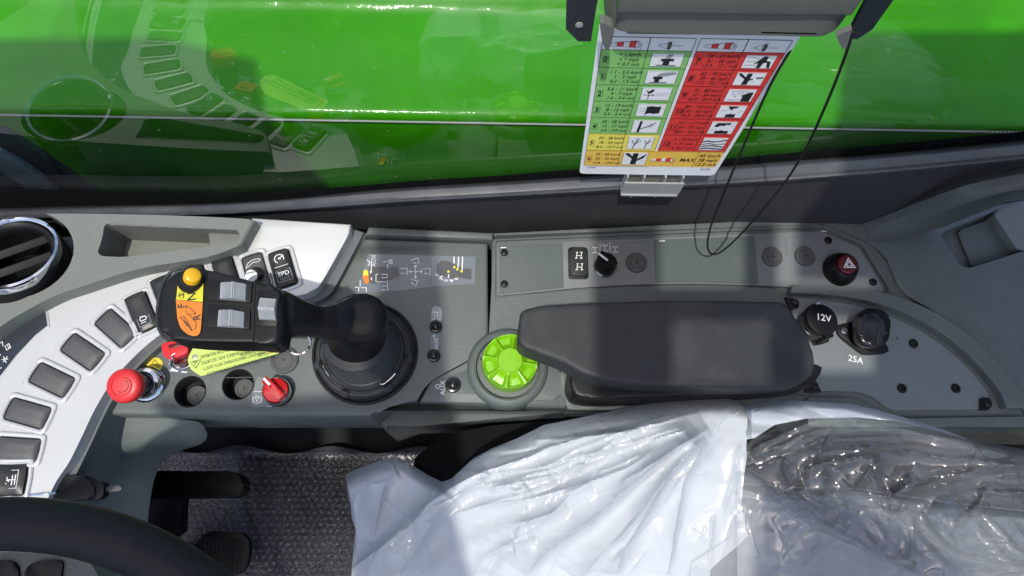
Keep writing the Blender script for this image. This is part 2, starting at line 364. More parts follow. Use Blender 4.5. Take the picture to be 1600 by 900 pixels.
# the sill rubber and the dark fabric wall strip below it
def row(c, Y): return [PY(x, y, Y) for x, y in c]
sill = []
for k, (t_, Y) in enumerate(((-.25, .368), (0, .358), (.06, .3515), (.2, .347), (.45, .3435), (.68, .340), (.8, .3365), (.9, .3345), (.97, .3355), (1.0, .339), (1.03, .345))):
    sill.append([PY(a[0] * (1 - t_) + b[0] * t_, a[1] * (1 - t_) + b[1] * t_, Y) for a, b in zip(SBc, SEc)])
o = ribbon('window_sill', sill, 'sill_rubber', ang=60); props(o, kind='structure')
FB = [(-260, 380), (0, 372), (200, 368), (400, 372), (548, 376), (650, 392), (772, 386), (900, 380), (1060, 374), (1220, 366), (1345, 362), (1440, 340), (1600, 300), (1900, 268)]
FBc = cv(FB, 6); n = len(SEc)
def resamp(c, n): return [c[min(len(c) - 1, round(i * (len(c) - 1) / (n - 1)))] for i in range(n)]
FBs = [(p.x, p.y) for p in crom([Vector((x, y, 0)) for x, y in FB], 40)]
import bisect
fx = [p[0] for p in FBs]
def fby(x): i = min(len(fx) - 1, bisect.bisect(fx, x)); return FBs[i][1]
wall = [[PY(x, y - 3, .3445) for x, y in SEc]]
for k in (.33, .66, 1.0): wall.append([PY(x, (y - 3) * (1 - k) + (fby(x) + 14) * k, .3445 - .006 * k) for x, y in SEc])
o = ribbon('fabric_wall', wall, 'fabric_black', ang=60); props(o, kind='structure')

# cab floor below
o = raw('floor', [(-1.6, -1.2, -.52), (1.8, -1.2, -.52), (1.8, .5, -.52), (-1.6, .5, -.52)], [(0, 1, 2, 3)], 'carpet_black', smooth=False); props(o, kind='structure')
o = raw('cab_wall', [(-1.6, .335, -.52), (1.8, .335, -.52), (1.8, .335, -.03), (-1.6, .335, -.03)], [(0, 1, 2, 3)], 'void_black', smooth=False); props(o, kind='structure')

# roof bars read from the bands of shade, plus unseen plates added to shape light
rz = 1.05
def up_(x, y, z=0.0):
    p = P(x, y, z); s = (rz - p.z) / -SUN.z; return p - SUN * s
def shade_plate(pts, z=0.0):
    return [up_(x, y, z) for x, y in pts]
SHADE_PLATES = [
    ([(585, 352), (672, 352), (692, 470), (700, 640), (695, 690), (600, 690), (433, 660), (433, 625), (600, 610)], 0),   # broad bar, with a block added to shade the lip
    ([(925, 352), (1030, 352), (1030, 640), (925, 640)], 0),
    ([(1030, 452), (1700, 452), (1700, 500), (1030, 500)], 0),
    ([(1160, 352), (1212, 352), (1212, 640), (1160, 640)], 0),
    ([(1030, 588), (1212, 588), (1212, 640), (1030, 640)], 0),
    ([(1360, 150), (2400, 150), (2400, 720), (1560, 700), (1440, 676), (1360, 658)], 0),
    ([(1172, 752), (1290, 775), (1500, 890), (1500, 1000), (1150, 1000)], 0),  # added to shade the lower clear film
    ([(520, 700), (690, 692), (735, 1000), (520, 1000)], 0),  # added to shade the left of the white cover
    ([(1212, 594), (1360, 594), (1360, 658), (1212, 640)], 0),
    ([(1240, 200), (1360, 200), (1360, 452), (1240, 452)], 0),
    ([(-300, 786), (120, 782), (240, 815), (330, 880), (330, 1300), (-300, 1300)], .33),  # added to shade the steering wheel
    ([(-900, 85), (250, 78), (400, 110), (430, 345), (-900, 345)], -.2),  # added to darken the left of the hood
    ([(1310, 72), (2300, 60), (2300, 345), (1290, 345), (1305, 170)], -.2),  # added to darken the right of the hood
    ([(205, 715), (410, 715), (410, 810), (205, 810)], -.3),  # added to shade the pedal block
    ([(225, 712), (390, 700), (400, 735), (600, 720), (600, 1050), (225, 1050)], -.5),  # added to shade the floor mat
]
bm = bmesh.new()
for i, pl in enumerate(SHADE_PLATES): add_prism(bm, shade_plate(*pl), rz + .004 * i, rz + .004 * i + .0035)
o = build('roof_shade_plates', bm, 'black_plastic', smooth=False); props(o, kind='structure')

# unseen lower door panel and end walls, added to block low sky light
for nm, q in (('door_panel', [(-1.6, -1.0, -.52), (1.8, -1.0, -.52), (1.8, -1.0, .08), (-1.6, -1.0, .08)]), ('front_bulkhead', [(-1.4, -1.0, -.52), (-1.4, .33, -.52), (-1.4, .33, .02), (-1.4, -1.0, .02)]), ('rear_bulkhead', [(1.5, -1.0, -.52), (1.5, .33, -.52), (1.5, .33, .3), (1.5, -1.0, .3)])):
    o = raw(nm, q, [(0, 1, 2, 3)], 'void_black', smooth=False); props(o, kind='structure')

# ================================================================ dashboard with vent and tray (left)
ZD, ZW = .050, .028                                   # heights of dashboard rim and of the switch panel
db = thing('dashboard', 'grey moulded dashboard corner with round vent and open tray', 'dashboard', P(200, 390, 0))
outl = [(-330, 352), (-60, 338), (60, 334), (200, 335), (330, 339), (398, 343)]
inl = [(376, 383), (322, 402), (218, 420), (124, 449), (84, 463), (40, 486), (0, 511), (-80, 575), (-200, 720), (-330, 900)]
poly = crom(PS(outl, ZD), 5) + crom(PS(inl, ZD), 5)
poly = rounded([poly[0]] + poly[1:], 0)
shell = prism('shell', poly, -.05, ZD, 'dash_grey', db, bev=.012, seg=5, ang=50)
tray = rounded(PS([(163, 349), (371, 358), (376, 372), (369, 380), (190, 402), (158, 400), (152, 394), (160, 372)], ZD), [.006, .006, .004, .006, .012, .008, .006, .012])
vc = P(22, 397, ZD); vr = .053
cut(shell, [cutter(tray, .0, .09), cutter(circ(P(26, 397, ZD), .061, 40, .052), -.02, .09)])
prism('tray_ramp', PS([(318, 354), (374, 357), (376, 381), (322, 386)], ZD - .006), -.02, .034, 'dash_grey', db, bev=.004)
strokes('tray_edge', [[(172, 351), (369, 359)], ], .0012, 'dash_grey', db, z=ZD, lift=.0006)
# vent, turned to the driver
VM = Matrix.Rotation(math.radians(-16), 4, 'X') @ Matrix.Rotation(math.radians(5), 4, 'Y')
vcc = P(16, 397, ZD + .004)
vent = thing('air_vent', 'round black air vent with chrome ring in the dashboard', 'air vent', vcc)
lathe('chrome_ring', [(.0425, -.004), (.0440, .004), (.0462, .0062), (.0487, .0052), (.0500, .001), (.0498, -.006)], vcc, 'chrome', vent, 64, VM)
lathe('barrel', [(.0432, .001), (.041, -.001), (.0385, -.004), (.037, -.012), (.036, -.05), (0, -.052)], vcc, 'black_plastic', vent, 56, VM)
lathe('collar', [(.0495, -.004), (.0515, -.009), (.0525, -.03)], vcc, 'black_plastic', vent, 56, VM)
for k, off in enumerate((-.0125, .0125)):
    bmv = bmesh.new(); L = .037 if k else .036
    add_prism(bmv, [Vector(p + (0,)) for p in ((-L, -.0045), (L, -.0045), (L, .0045), (-L, .0045))], -.0016, .0016, .001, both=True)
    M = Matrix.Translation(vcc) @ VM @ Matrix.Translation((0, 0, -.010)) @ Matrix.Rotation(math.radians(33), 4, 'Z') @ Matrix.Translation((0, off, 0)) @ Matrix.Rotation(math.radians(38), 4, 'X')
    bmesh.ops.transform(bmv, matrix=M, verts=bmv.verts); build('blade', bmv, 'rubber_black', vent)

# ================================================================ silver-white switch panel
sp = thing('switch_panel', 'bright silver curved switch panel sweeping around the left', 'switch panel', P(150, 560, 0))
wo = [(-330, 1100), (-218, 834), (-144, 700), (-73, 588), (0, 514), (40, 488), (84, 464), (124, 448), (218, 418), (322, 400), (376, 381), (398, 344)]
wr = [(548, 353), (544, 372), (508, 432)]
wi = [(492, 453), (470, 461), (430, 466), (380, 472), (330, 485), (275, 508), (238, 532), (205, 562), (175, 596), (148, 640), (128, 682), (108, 722), (88, 752), (70, 790), (52, 839), (20, 930), (-20, 1020), (-60, 1100)]
wp = crom(PS(wo, ZW), 4)[:-1] + [P(*q, ZW) for q in [(392, 340), (548, 350)]] + crom(PS([(546, 364), (508, 432), (492, 453), (470, 461)], ZW), 4)[:-1] + crom(PS(wi[1:], ZW), 4)
panel = prism('panel', wp, -.02, ZW, 'silver_white', sp, bev=.0022, seg=3, ang=45)
# grey skirt round its inner edge
wi2 = [(569, 362), (528, 440), (512, 462), (486, 473), (432, 478), (384, 484), (338, 496), (286, 518), (250, 541), (219, 570), (190, 603), (165, 645), (144, 690), (122, 735), (104, 770), (88, 806), (70, 850), (38, 940), (0, 1030), (-40, 1100)]
sk = crom(PS(wi2, .012), 4) + PS([(-200, 1050), (-60, 700), (100, 560), (300, 450), (480, 400), (540, 352)], .012)
prism('skirt', sk, -.06, .012, 'side_trim', sp, bev=.003)
# dark display window at the far left
dw = PS([(-300, 1080), (-203, 838), (-133, 708), (-66, 598), (-20, 546), (0, 526), (40, 501), (71, 486), (74, 509), (55, 524), (25, 556), (0, 588), (-20, 645), (-52, 712), (-108, 849), (-190, 1080)], ZW)
flat('display', [p + Vector((0, 0, .0003)) for p in dw], 'screen_dark', sp, .0006)
rim = crom(PS([(-210, 836), (-139, 703), (-70, 592), (-20, 536), (0, 519), (40, 495), (73, 480)], ZW), 4)
tube('display_rim', rim + PS([(77, 512)], ZW), .0011, 'silver_edge', sp)
tube('display_rim', [q + Vector((0, 0, .001)) for q in crom(PS([(-225, 832), (-151, 696), (-80, 582), (-20, 524), (0, 507), (40, 482), (70, 469), (83, 466)], ZW), 4)], .0016, 'silver_white', sp)
strokes('display_icons', [[(8, 541), (14, 537), (17, 543), (11, 547), (8, 541)], [(12, 540), (15, 545)], [(-3, 538), (4, 534), (5, 541)], [(3, 562), (13, 561)], [(6, 557), (10, 567)], [(5, 566), (12, 557)], [(-2, 556), (2, 554)], [(-3, 578), (3, 574)]], .0008, 'white_print', sp, z=ZW + .001)

def switch(cx, cy, dx, dy, W=.0215, L=.0415, kind='blank', fr=True):
    """rocker in its raised bezel; (dx, dy) is the long axis in the photo"""
    c = P(cx, cy, ZW); ax = (P(cx + dx, cy + dy, ZW) - c).normalized(); ay = Vector((-ax.y, ax.x, 0))
    M = Matrix.Translation((c.x, c.y, 0)) @ Matrix((ax, ay, Vector((0, 0, 1)))).transposed().to_4x4()
    def rr(w, l, r, bow=.0):
        pts = [Vector((-l / 2, -w / 2, 0)), Vector((l / 2, -w / 2, 0)), Vector((l / 2 + bow, 0, 0)), Vector((l / 2, w / 2, 0)), Vector((-l / 2, w / 2, 0)), Vector((-l / 2 - bow, 0, 0))]
        return rounded(pts, r)
    bm = bmesh.new()
    if fr:
        # bezel: a raised ring
        out, inn = rr(W + .0125, L + .0115, .006, .0012), rr(W + .0032, L + .0032, .004, .001)
        n = len(out); z0, z1 = ZW - .002, ZW + .0026
        rings = [[bm.verts.new((p.x, p.y, z)) for p in ring] for ring, z in ((out, z0), (out, z1 - .001), ([a.lerp(b, .25) for a, b in zip(out, inn)], z1), ([a.lerp(b, .7) for a, b in zip(out, inn)], z1), (inn, z1 - .0012), (inn, ZW + .0004))]
        for a, b in zip(rings, rings[1:]):
            for i in range(n): bm.faces.new((a[i], a[(i + 1) % n], b[(i + 1) % n], b[i]))
        bmesh.ops.transform(bm, matrix=M, verts=bm.verts)
        bz = build('bezel', bm, 'silver_white', sp)
        w1 = flat('well', [M @ Vector((p.x, p.y, ZW + .0002)) for p in inn], 'black_plastic', sp, .0004)
    # rocker body with a bowed top
    bm = bmesh.new(); nx = 13; ny = 7; g = []
    for i in range(nx):
        u = -1 + 2 * i / (nx - 1); g.append([])
        for j in range(ny):
            v = -1 + 2 * j / (ny - 1)
            edge = max(abs(u) ** 8, abs(v) ** 8)
            h = (.0046 if kind == 'blank' else .0062 - .0022 * (u if kind != 'rev' else -u)) - .0012 * u * u * (1 if kind == 'blank' else -1.2) - .0022 * edge
            g[-1].append(bm.verts.new((u * L / 2 + (.0008 * (1 - v * v) * u), v * W / 2, ZW + h)))
    for i in range(nx - 1):
        for j in range(ny - 1): bm.faces.new((g[i][j], g[i + 1][j], g[i + 1][j + 1], g[i][j + 1]))
    bo = [v for v in [g[i][0] for i in range(nx)] + [g[-1][j] for j in range(1, ny)] + [g[i][-1] for i in range(nx - 2, -1, -1)] + [g[0][j] for j in range(ny - 2, 0, -1)]]
    lo = [bm.verts.new((v.co.x * 1.01, v.co.y * 1.01, ZW)) for v in bo]; m = len(bo)
    for i in range(m): bm.faces.new((bo[i], lo[i], lo[(i + 1) % m], bo[(i + 1) % m]))
    bmesh.ops.transform(bm, matrix=M, verts=bm.verts)
    rk = build('rocker_switch' if kind != 'blank' else 'blank_cover', bm, 'switch_grey' if kind == 'blank' else 'switch_dark', sp, ang=50)
    return rk, M
for cx, cy, dx, dy in ((28, 702, 62, 4), (44, 646, 78, 22), (82, 594, 60, 29), (130, 550, 54, 37), (182, 513, 48, 43)):
    switch(cx, cy, dx, dy)
def on(M, pts, z): return [M @ Vector((x, y, z)) for x, y in pts]
def icon_box(M, z, x, y, w, h): return on(M, rrect(x, y, w, h), z)
def arc(x, y, r, a0, a1, n=10): return [(x + r * math.cos(math.radians(a0 + (a1 - a0) * i / n)), y + r * math.sin(math.radians(a0 + (a1 - a0) * i / n))) for i in range(n + 1)]
def loop(x, y, w, h): return [(x - w / 2, y - h / 2), (x + w / 2, y - h / 2), (x + w / 2, y + h / 2), (x - w / 2, y + h / 2), (x - w / 2, y - h / 2)]
# engine switch next to the joystick head
rk, M = switch(223, 489, 20, 50, kind='r'); z = ZW + .0066
strokes('icon', [on(M, loop(.010, 0, .013, .013), z - .0012)], .0005, 'grey_print', rk, lift=.0002)
strokes('icon', [on(M, l, z - .001) for l in (loop(.009, 0, .004, .006), [(.007, -.002), (.0055, -.002)], [(.007, 0), (.0055, 0)], [(.009, .003), (.009, .0048)], [(.009, -.003), (.009, -.0045)], [(.0135, -.004), (.0135, .002)])], .0008, 'white_print', rk)
# hidden ones behind the grip, and the one that peeps out
switch(262, 462, 20, 52, kind='r'); switch(310, 444, 18, 52, kind='r'); switch(356, 433, 16, 50, kind='r')
# toggle switch
rk, M = switch(401, 426, 14, 50, kind='blank'); z = ZW + .0052
strokes('icon', [on(M, crom([Vector((-.006, -.009, 0)), Vector((-.011, -.006, 0)), Vector((-.0135, 0, 0)), Vector((-.0135, .006, 0)), Vector((-.0115, .009, 0)), Vector((-.010, .006, 0)), Vector((-.0105, 0, 0)), Vector((-.006, -.009, 0))], 3) and [(p.x, p.y) for p in crom([Vector((-.006, -.009, 0)), Vector((-.011, -.006, 0)), Vector((-.0135, 0, 0)), Vector((-.0135, .006, 0)), Vector((-.0115, .009, 0)), Vector((-.010, .006, 0)), Vector((-.0105, 0, 0)), Vector((-.006, -.009, 0))], 3)], z)], .0007, 'white_print', rk)
tg = M @ Vector((.002, 0, ZW)); tdir = (P(392, 431, .06) - tg).normalized(); TM = Vector((0, 0, 1)).rotation_difference(tdir).to_matrix().to_4x4()
tgl = lathe('toggle', [(.0085, .002), (.0085, .008), (.006, .012), (.0062, .024), (.0072, .025), (.0072, .031), (.0066, .032)], tg, 'black_plastic', sp, 24, TM)
lathe('toggle_cap', [(.0066, .032), (.0064, .0332), (0, .0336)], tg, 'roller_grey', tgl, 24, TM)
# cruise / EPD switch
rk, M = switch(443, 421, 14, 49, kind='r', L=.041); z = ZW + .0076
strokes('icon', [on(M, l, zz) for l, zz in ((arc(-.0105, 0, .0052, 60, 330), z + .0006), ([(-.0105, .0005), (-.0125, .0035)], z + .0006), (arc(-.0105, .0003, .001, 0, 300, 6), z + .0006), ([(-.014, .0052), (-.0115, .0035)], z + .0006))], .001, 'white_print', rk)
strokes('icon', [on(M, [(-.0018, -.0078), (-.0018, .0078)], z - .0008)], .0007, 'white_print', rk)
strokes('icon', [on(M, loop(.0095, 0, .0135, .0165), z - .002)], .0007, 'grey_print', rk, lift=.0003)
xd = (M.to_3x3() @ Vector((0, 1, 0))); yd = (M.to_3x3() @ Vector((-1, 0, 0)))
text('lettering', 'EPD', M @ Vector((.0075, 0, z - .0012)), xd, yd, .0075, 'white_print', rk, bold=.012)
text('lettering', 'MODE', M @ Vector((.0132, 0, z - .0016)), xd, yd, .0038, 'grey_print', rk, bold=.01)
# switch with a lamp symbol in the bottom corner
switch(-20, 806, 62, -8); switch(-42, 862, 62, -12); switch(-66, 918, 62, -16)
rk, M = switch(8, 750, 62, -3, kind='r', W=.03); z = ZW + .006
strokes('icon', [on(M, loop(.0085, 0, .014, .018), z - .0008)], .0008, 'silver_edge', rk, lift=.0003)
strokes('icon', [on(M, l, z - .0006) for l in ([(.0105, -.006), (.0105, .004)], [(.0035, -.0005), (.0135, -.0005)], [(.0135, -.0055), (.0135, .0045)], [(.004, -.003), (.0055, -.0045)], [(.006, -.0008), (.0078, -.0022)], [(.0035, .003), (.006, .001)])], .001, 'white_print', rk)

# ================================================================ joystick console (middle left)
jc = thing('joystick_console', 'grey console block carrying the joystick and emergency controls', 'console', P(430, 560, 0))
jl = [(146, 640), (165, 608), (192, 572), (235, 538), (285, 512), (340, 492), (400, 481), (470, 474), (505, 468), (522, 440), (562, 372)]
jp = crom(PS(jl), 3) + PS([(762, 379), (763, 522), (755, 542), (738, 562), (671, 590), (652, 627), (606, 631), (590, 640), (578, 650), (360, 650), (150, 647)])
top = prism('top_shell', jp, -.10, 0, 'console_grey', jc, bev=.004, seg=4, ang=50)
holes = []
HC = [(297, 612, 23), (372, 601, 23)]
for hx, hy, r in HC: holes.append(cutter(circ(P(hx, hy), r / 1387, 32), -.03, .02))
cut(top, holes)
for hx, hy, r in HC:
    c = P(hx, hy)
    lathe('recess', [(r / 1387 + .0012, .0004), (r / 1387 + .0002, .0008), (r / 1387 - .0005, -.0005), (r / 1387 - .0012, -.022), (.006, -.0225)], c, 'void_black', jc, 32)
    pc = c + Vector((.003, -.002, -.022))
    pl = lathe('plug', [(.0112, 0), (.0112, .0085), (.0105, .0095), (.0085, .0095), (.008, .0088), (.004, .0088), (.0035, .0092), (0, .0092)], pc, 'plug_grey', jc, 26)
    lathe('plug_dimple', [(.0016, .0095), (0, .0096)], pc, 'black_print', pl, 10)
# raised back ledge along the fabric wall
ledge = PS([(549, 352), (574, 353), (770, 366), (772, 379), (765, 381), (578, 374), (562, 374)])
prism('back_ledge', PS([(577, 357), (770, 366), (770, 377), (572, 369)]), -.03, .006, 'console_grey', jc, bev=.003)
prism('corner_strip', PS([(549, 364), (575, 366), (523, 447), (505, 466), (480, 474), (470, 470), (497, 456)]), -.03, .004, 'dash_grey', jc, bev=.002)
# front wall under the lip
fr = []
for z, dy in ((-.006, .006), (-.02, .010), (-.03, .02), (-.045, .022), (-.06, .012), (-.09, .010), (-.12, .016), (-.3, .02)):
    fr.append([Vector((x, .104 + dy, z)) for x in (-.46, -.3, -.2, -.1, 0, .2, .5, .75)])
o = ribbon('front_wall', fr, 'console_grey', jc, ang=30)
# step at the right end of the lip
prism('lip_step', PS([(590, 655), (612, 650), (636, 636), (660, 632), (885, 636), (885, 650), (640, 658), (600, 672)], -.06), -.2, -.07, 'console_grey', jc, bev=.006)
# moulded field outlines
def field(pts, z=0.0, w=.0006, r=.004):
    q = rounded(PS(pts, z), r); strokes('field_line', [q + [q[0]]], w, 'side_trim', jc, lift=.0003)
field([(252, 586), (330, 586), (325, 637), (246, 636)]); field([(335, 590), (400, 590), (400, 626), (322, 624)]); field([(407, 547), (470, 547), (470, 587), (402, 586)])
# label plate under the red knob
flat('label_plate', rounded(PS([(402, 589), (446, 591), (450, 632), (397, 637), (391, 633)]), .003), 'plate_grey', jc, .0005)
strokes('label_print', [[(397, 612), (412, 612)], [(p[0], p[1]) for p in arc(402, 625, 6, 0, 360, 14)], [(401, 629), (400, 621), (404, 621), (404, 625), (400, 625), (405, 629)], [(395, 620), (396, 630)], [(409, 620), (409, 630)], [(417, 635), (425, 635)]], .0006, 'white_print', jc, z=0, lift=.0008)
flat('label_patch', PS([(264, 566), (291, 570), (290, 584), (262, 581)]), 'decal_blue', jc, .0005)
strokes('label_print', [[(266, 579), (278, 580), (280, 575), (272, 574), (266, 579)], [(268, 577), (277, 578)], [(284, 581), (293, 582)], [(264, 568), (270, 569)]], .0016, 'white_print', jc, z=0, lift=.0008)
# yellow warning sticker
c = P(242, 571)
flat('warning_sticker', [p + Vector((0, 0, .0003)) for p in circ(c, .0088, 30)], 'yellow_print', jc, .0004)
strokes('label_print', [[(233, 576), (242, 562), (251, 573), (233, 576)], [(239, 570), (248, 572)]], .0007, 'black_print', jc, z=0, lift=.001)

# emergency stop: mushroom head on a chrome collar
ec = P(230, 601); ed = (P(192, 603, .052) - ec); EM = Vector((0, 0, 1)).rotation_difference(ed.normalized()).to_matrix().to_4x4()
es = thing('emergency_stop', 'red mushroom emergency stop button beside the switch panel', 'stop button', ec)
eb = lathe('collar', [(.0205, 0), (.021, .003), (.0195, .006), (.0175, .0075), (.0175, .010), (.0165, .012), (.0125, .0125)], ec, 'chrome', es, 36)
lathe('stem', [(.0135, .010), (.0135, .016), (.012, .018), (.012, .032), (.0155, .034), (.0155, .040)], ec, 'black_gloss', es, 32, EM)
hd = lathe('mushroom_head', [(.0125, .037), (.0165, .039), (.0178, .042), (.0182, .046), (.0180, .050), (.0170, .0525), (.0150, .0540), (.011, .0545), (.0105, .0536), (.0095, .0536), (.0088, .0547), (0, .0552)], ec, 'red_plastic', es, 44, EM)
am = Matrix.Translation(ec) @ EM
strokes('arrow_groove', [[am @ Vector((.0066 * math.cos(math.radians(a)), .0066 * math.sin(math.radians(a)), .0551)) for a in range(-120, 61, 15)]], .0006, 'dark_red', hd, lift=.0003)

# red turn switch
kc = P(436, 613); kd = (P(428, 608, .026) - kc); KM = Vector((0, 0, 1)).rotation_difference(kd.normalized()).to_matrix().to_4x4()
rk = thing('red_turn_switch', 'small red rotary switch in a chrome ring, white pointer', 'rotary switch', kc)
lathe('chrome_ring', [(.0155, 0), (.0155, .012), (.0150, .016), (.0140, .0175), (.0132, .0165)], kc, 'chrome', rk, 36, KM)
lathe('body', [(.0158, 0), (.0162, .007), (.0156, .0085)], kc, 'black_plastic', rk, 30, KM)
lathe('knob', [(.0134, .013), (.0134, .0185), (.0125, .0195), (0, .0195)], kc, 'red_clear', rk, 32, KM)
KA = Matrix.Translation(kc) @ KM
def rot2(pts, a): ca, sa = math.cos(a), math.sin(a); return [Vector((x * ca - y * sa, x * sa + y * ca, 0)) for x, y in pts]
a = math.radians(136)
prism('grip_bar', rounded(rot2([(-.0125, -.0042), (.0125, -.0042), (.0165, -.003), (.0165, .003), (.0125, .0042), (-.0125, .0042)], a), .001), .018, .0265, 'red_clear', rk, bev=.0016, M=KA)
prism('pointer', rot2([(.0065, -.0014), (.0162, -.0014), (.0162, .0014), (.0065, .0014)], a), .0262, .0270, 'white_print', rk, bev=0, M=KA)

# round blank plugs, hidden button, LEDs
def plug(c, parent, r=.0155, m='plug_grey', nm='blank_plug'):
    p = lathe(nm, [(r, 0), (r, .0022), (r * .94, .0032), (r * .80, .0034), (r * .74, .0026), (r * .60, .0026), (r * .56, .0034), (r * .2, .0036), (0, .0036)], c, m, parent, 36)
    lathe('dimple', [(.0016, .0037), (0, .00375)], c, 'black_print', p, 10); return p
plug(P(445, 563), jc, .0155)
hb = P(432, 518)
lathe('push_button', [(.012, 0), (.012, .006), (.0095, .008), (.0095, .014), (.0085, .015), (0, .0153)], hb, 'orange_print', jc, 28)
lathe('button_ring', [(.014, 0), (.0135, .004), (.012, .0045)], P(468, 538), 'chrome', jc, 26)
def led(x, y, r=.0075):
    c = P(x, y); b = lathe('indicator_button', [(r, 0), (r, .003), (r * .92, .0042), (r * .72, .0046), (r * .66, .0034), (r * .6, .0034), (r * .5, .006), (r * .25, .0072), (0, .0075)], c, 'black_gloss', jc, 26); return b
flat('led_label', rounded(PS([(675, 481), (680, 478), (688, 480), (691, 486), (690, 503), (673, 503)]), .002), 'grey_print', jc, .0004)
flat('led_label', PS([(674, 520), (687, 520), (686, 546), (672, 546)]), 'decal_blue', jc, .0004)
strokes('label_print', [[(676, 488), (684, 488), (684, 498)], [(678, 493), (681, 493)], [(676, 500), (680, 497)], [(684, 502), (688, 498)]], .0009, 'white_print', jc, z=0, lift=.0008)
xd = P(680, 520) - P(680, 540); xd2 = P(690, 530) - P(680, 530)
text('label_print', 'AUX', P(682, 537, .0008), xd, -xd2, .0065, 'white_print', jc)
strokes('label_print', [[(675, 526), (679, 523), (678, 530)]], .0007, 'white_print', jc, z=0, lift=.0008)
led(681, 511); led(678, 556)
# control decal near the joystick
dz = .0003
flat('decal', [P(x, y, dz) for x, y in ((575, 397), (743, 401), (742, 444), (690, 447), (610, 456), (558, 459), (563, 440))], 'decal_blue', jc, .0003)
def dec(pts, m, l=.0007): return flat('decal_shape', [P(x, y, l) for x, y in pts], m, jc, .0002)
dec([(577, 417), (622, 417), (624, 432), (606, 439), (582, 444), (574, 440)], 'decal_dark')
dec([(683, 413), (690, 407), (700, 408), (722, 419), (737, 420), (736, 437), (720, 434), (705, 435), (688, 430), (682, 424)], 'decal_dark')
dec([(568, 423), (571, 421), (575, 423), (577, 440), (574, 444), (570, 443), (567, 434)], 'orange_print', .0012)
dec([(568, 423), (571, 421), (575, 423), (576, 430), (567, 431)], 'yellow_print', .0016)
DX = lambda X, Y: (550 + X / 7.62, 380 + Y / 7.62)
def L(*p): return [DX(*q) for q in p]
strokes('decal_print', [
    L((700, 205), (785, 175), (800, 250)), L((730, 230), (775, 245)), L((575, 300), (660, 300), (655, 380)), L((580, 358), (635, 358)), L((850, 305), (935, 305), (930, 385)), L((860, 360), (910, 360)),
    L((705, 430), (785, 450), (755, 515)), L((710, 460), (730, 495)), L((755, 330), (755, 265)), L((755, 345), (755, 415)), L((740, 338), (680, 338)), L((770, 338), (835, 338)),
    L((738, 285), (755, 262), (775, 285)), L((738, 395), (755, 418), (775, 395)), L((700, 315), (680, 338), (700, 360)), L((815, 315), (837, 338), (815, 360)),
    [DX(*p) for p in arc(757, 338, 9, 0, 360, 10)], L((230, 200), (230, 350)), L((425, 245), (425, 305)), L((355, 370), (420, 370), (420, 410), (355, 410)), L((420, 440), (425, 555), (350, 552)), L((360, 510), (422, 510)),
    L((285, 460), (405, 460)), L((285, 380), (285, 460)), L((97, 440), (97, 515)), L((35, 525), (80, 525), (80, 575)), L((110, 530), (172, 530), (170, 580)), L((180, 200), (215, 230), (190, 270))], .00095, 'white_print', jc, z=.0012, lift=0)
strokes('decal_print', [L((370, 225), (420, 215)), L((430, 200), (485, 200)), L((432, 218), (485, 220)), L((436, 236), (485, 240)), L((222, 325), (222, 360)), L((232, 405), (232, 440)), L((280, 380), (310, 365)),
    L((1000, 372), (1020, 390)), L((1045, 400), (1080, 440)), L((1045, 430), (1050, 400), (1085, 395)), L((1160, 440), (1200, 445), (1185, 465)), L((1215, 160), (1215, 240)), L((1268, 160), (1268, 240)), L((1315, 160), (1315, 240)),
    L((1150, 370), (1150, 410)), L((1312, 240), (1312, 320)), L((1265, 240), (1262, 290))], .0013, 'white_print', jc, z=.0012, lift=0)
strokes('decal_print', [L((965, 160), (963, 500))], .0012, 'grey_print', jc, z=.0012, lift=0)
for X, Y in ((1218, 285), (1255, 310), (1305, 335), (1148, 338)):
    flat('decal_shape', circ(P(*DX(X, Y), .0012), .0016, 10), 'yellow_print', jc, .0002) if False else flat('decal_shape', [Vector((p.x, p.y, .0012)) for p in circ(P(*DX(X, Y), .0012), .0015, 10)], 'yellow_print', jc, .0002)
for s, X, Y, r in (('AUX', 262, 205, 0), ('F', 1010, 375, 60), ('R', 1245, 422, 90), ('0', 1123, 445, 90)):
    if s == 'AUX': text('decal_print', s, P(*DX(X, Y), .0012), P(*DX(X, Y - 50)) - P(*DX(X, Y)), P(*DX(X - 50, Y)) - P(*DX(X, Y)), .0075, 'white_print', jc)
    else: text('decal_print', s, P(*DX(X, Y), .0012), P(*DX(X, Y - 50)) - P(*DX(X, Y)), P(*DX(X - 50, Y)) - P(*DX(X, Y)), .006, 'white_print', jc, bold=.01)
# small AUX pad next to the green knob
prism('aux_pad', rounded(PS([(668, 612), (684, 594), (742, 573), (752, 616), (740, 616)]), .003), -.01, -.0005 + .002, 'plate_cover', jc, bev=.001)
led(708, 602, .009).location.z = .001
text('label_print', 'AUX', P(692, 606, .0022), P(692, 590) - P(692, 606), P(680, 606) - P(692, 606), .008, 'white_print', jc)
strokes('label_print', [[(p[0], p[1]) for p in arc(684, 604, 3.2, 0, 360, 10)]], .0007, 'white_print', jc, z=.0022)

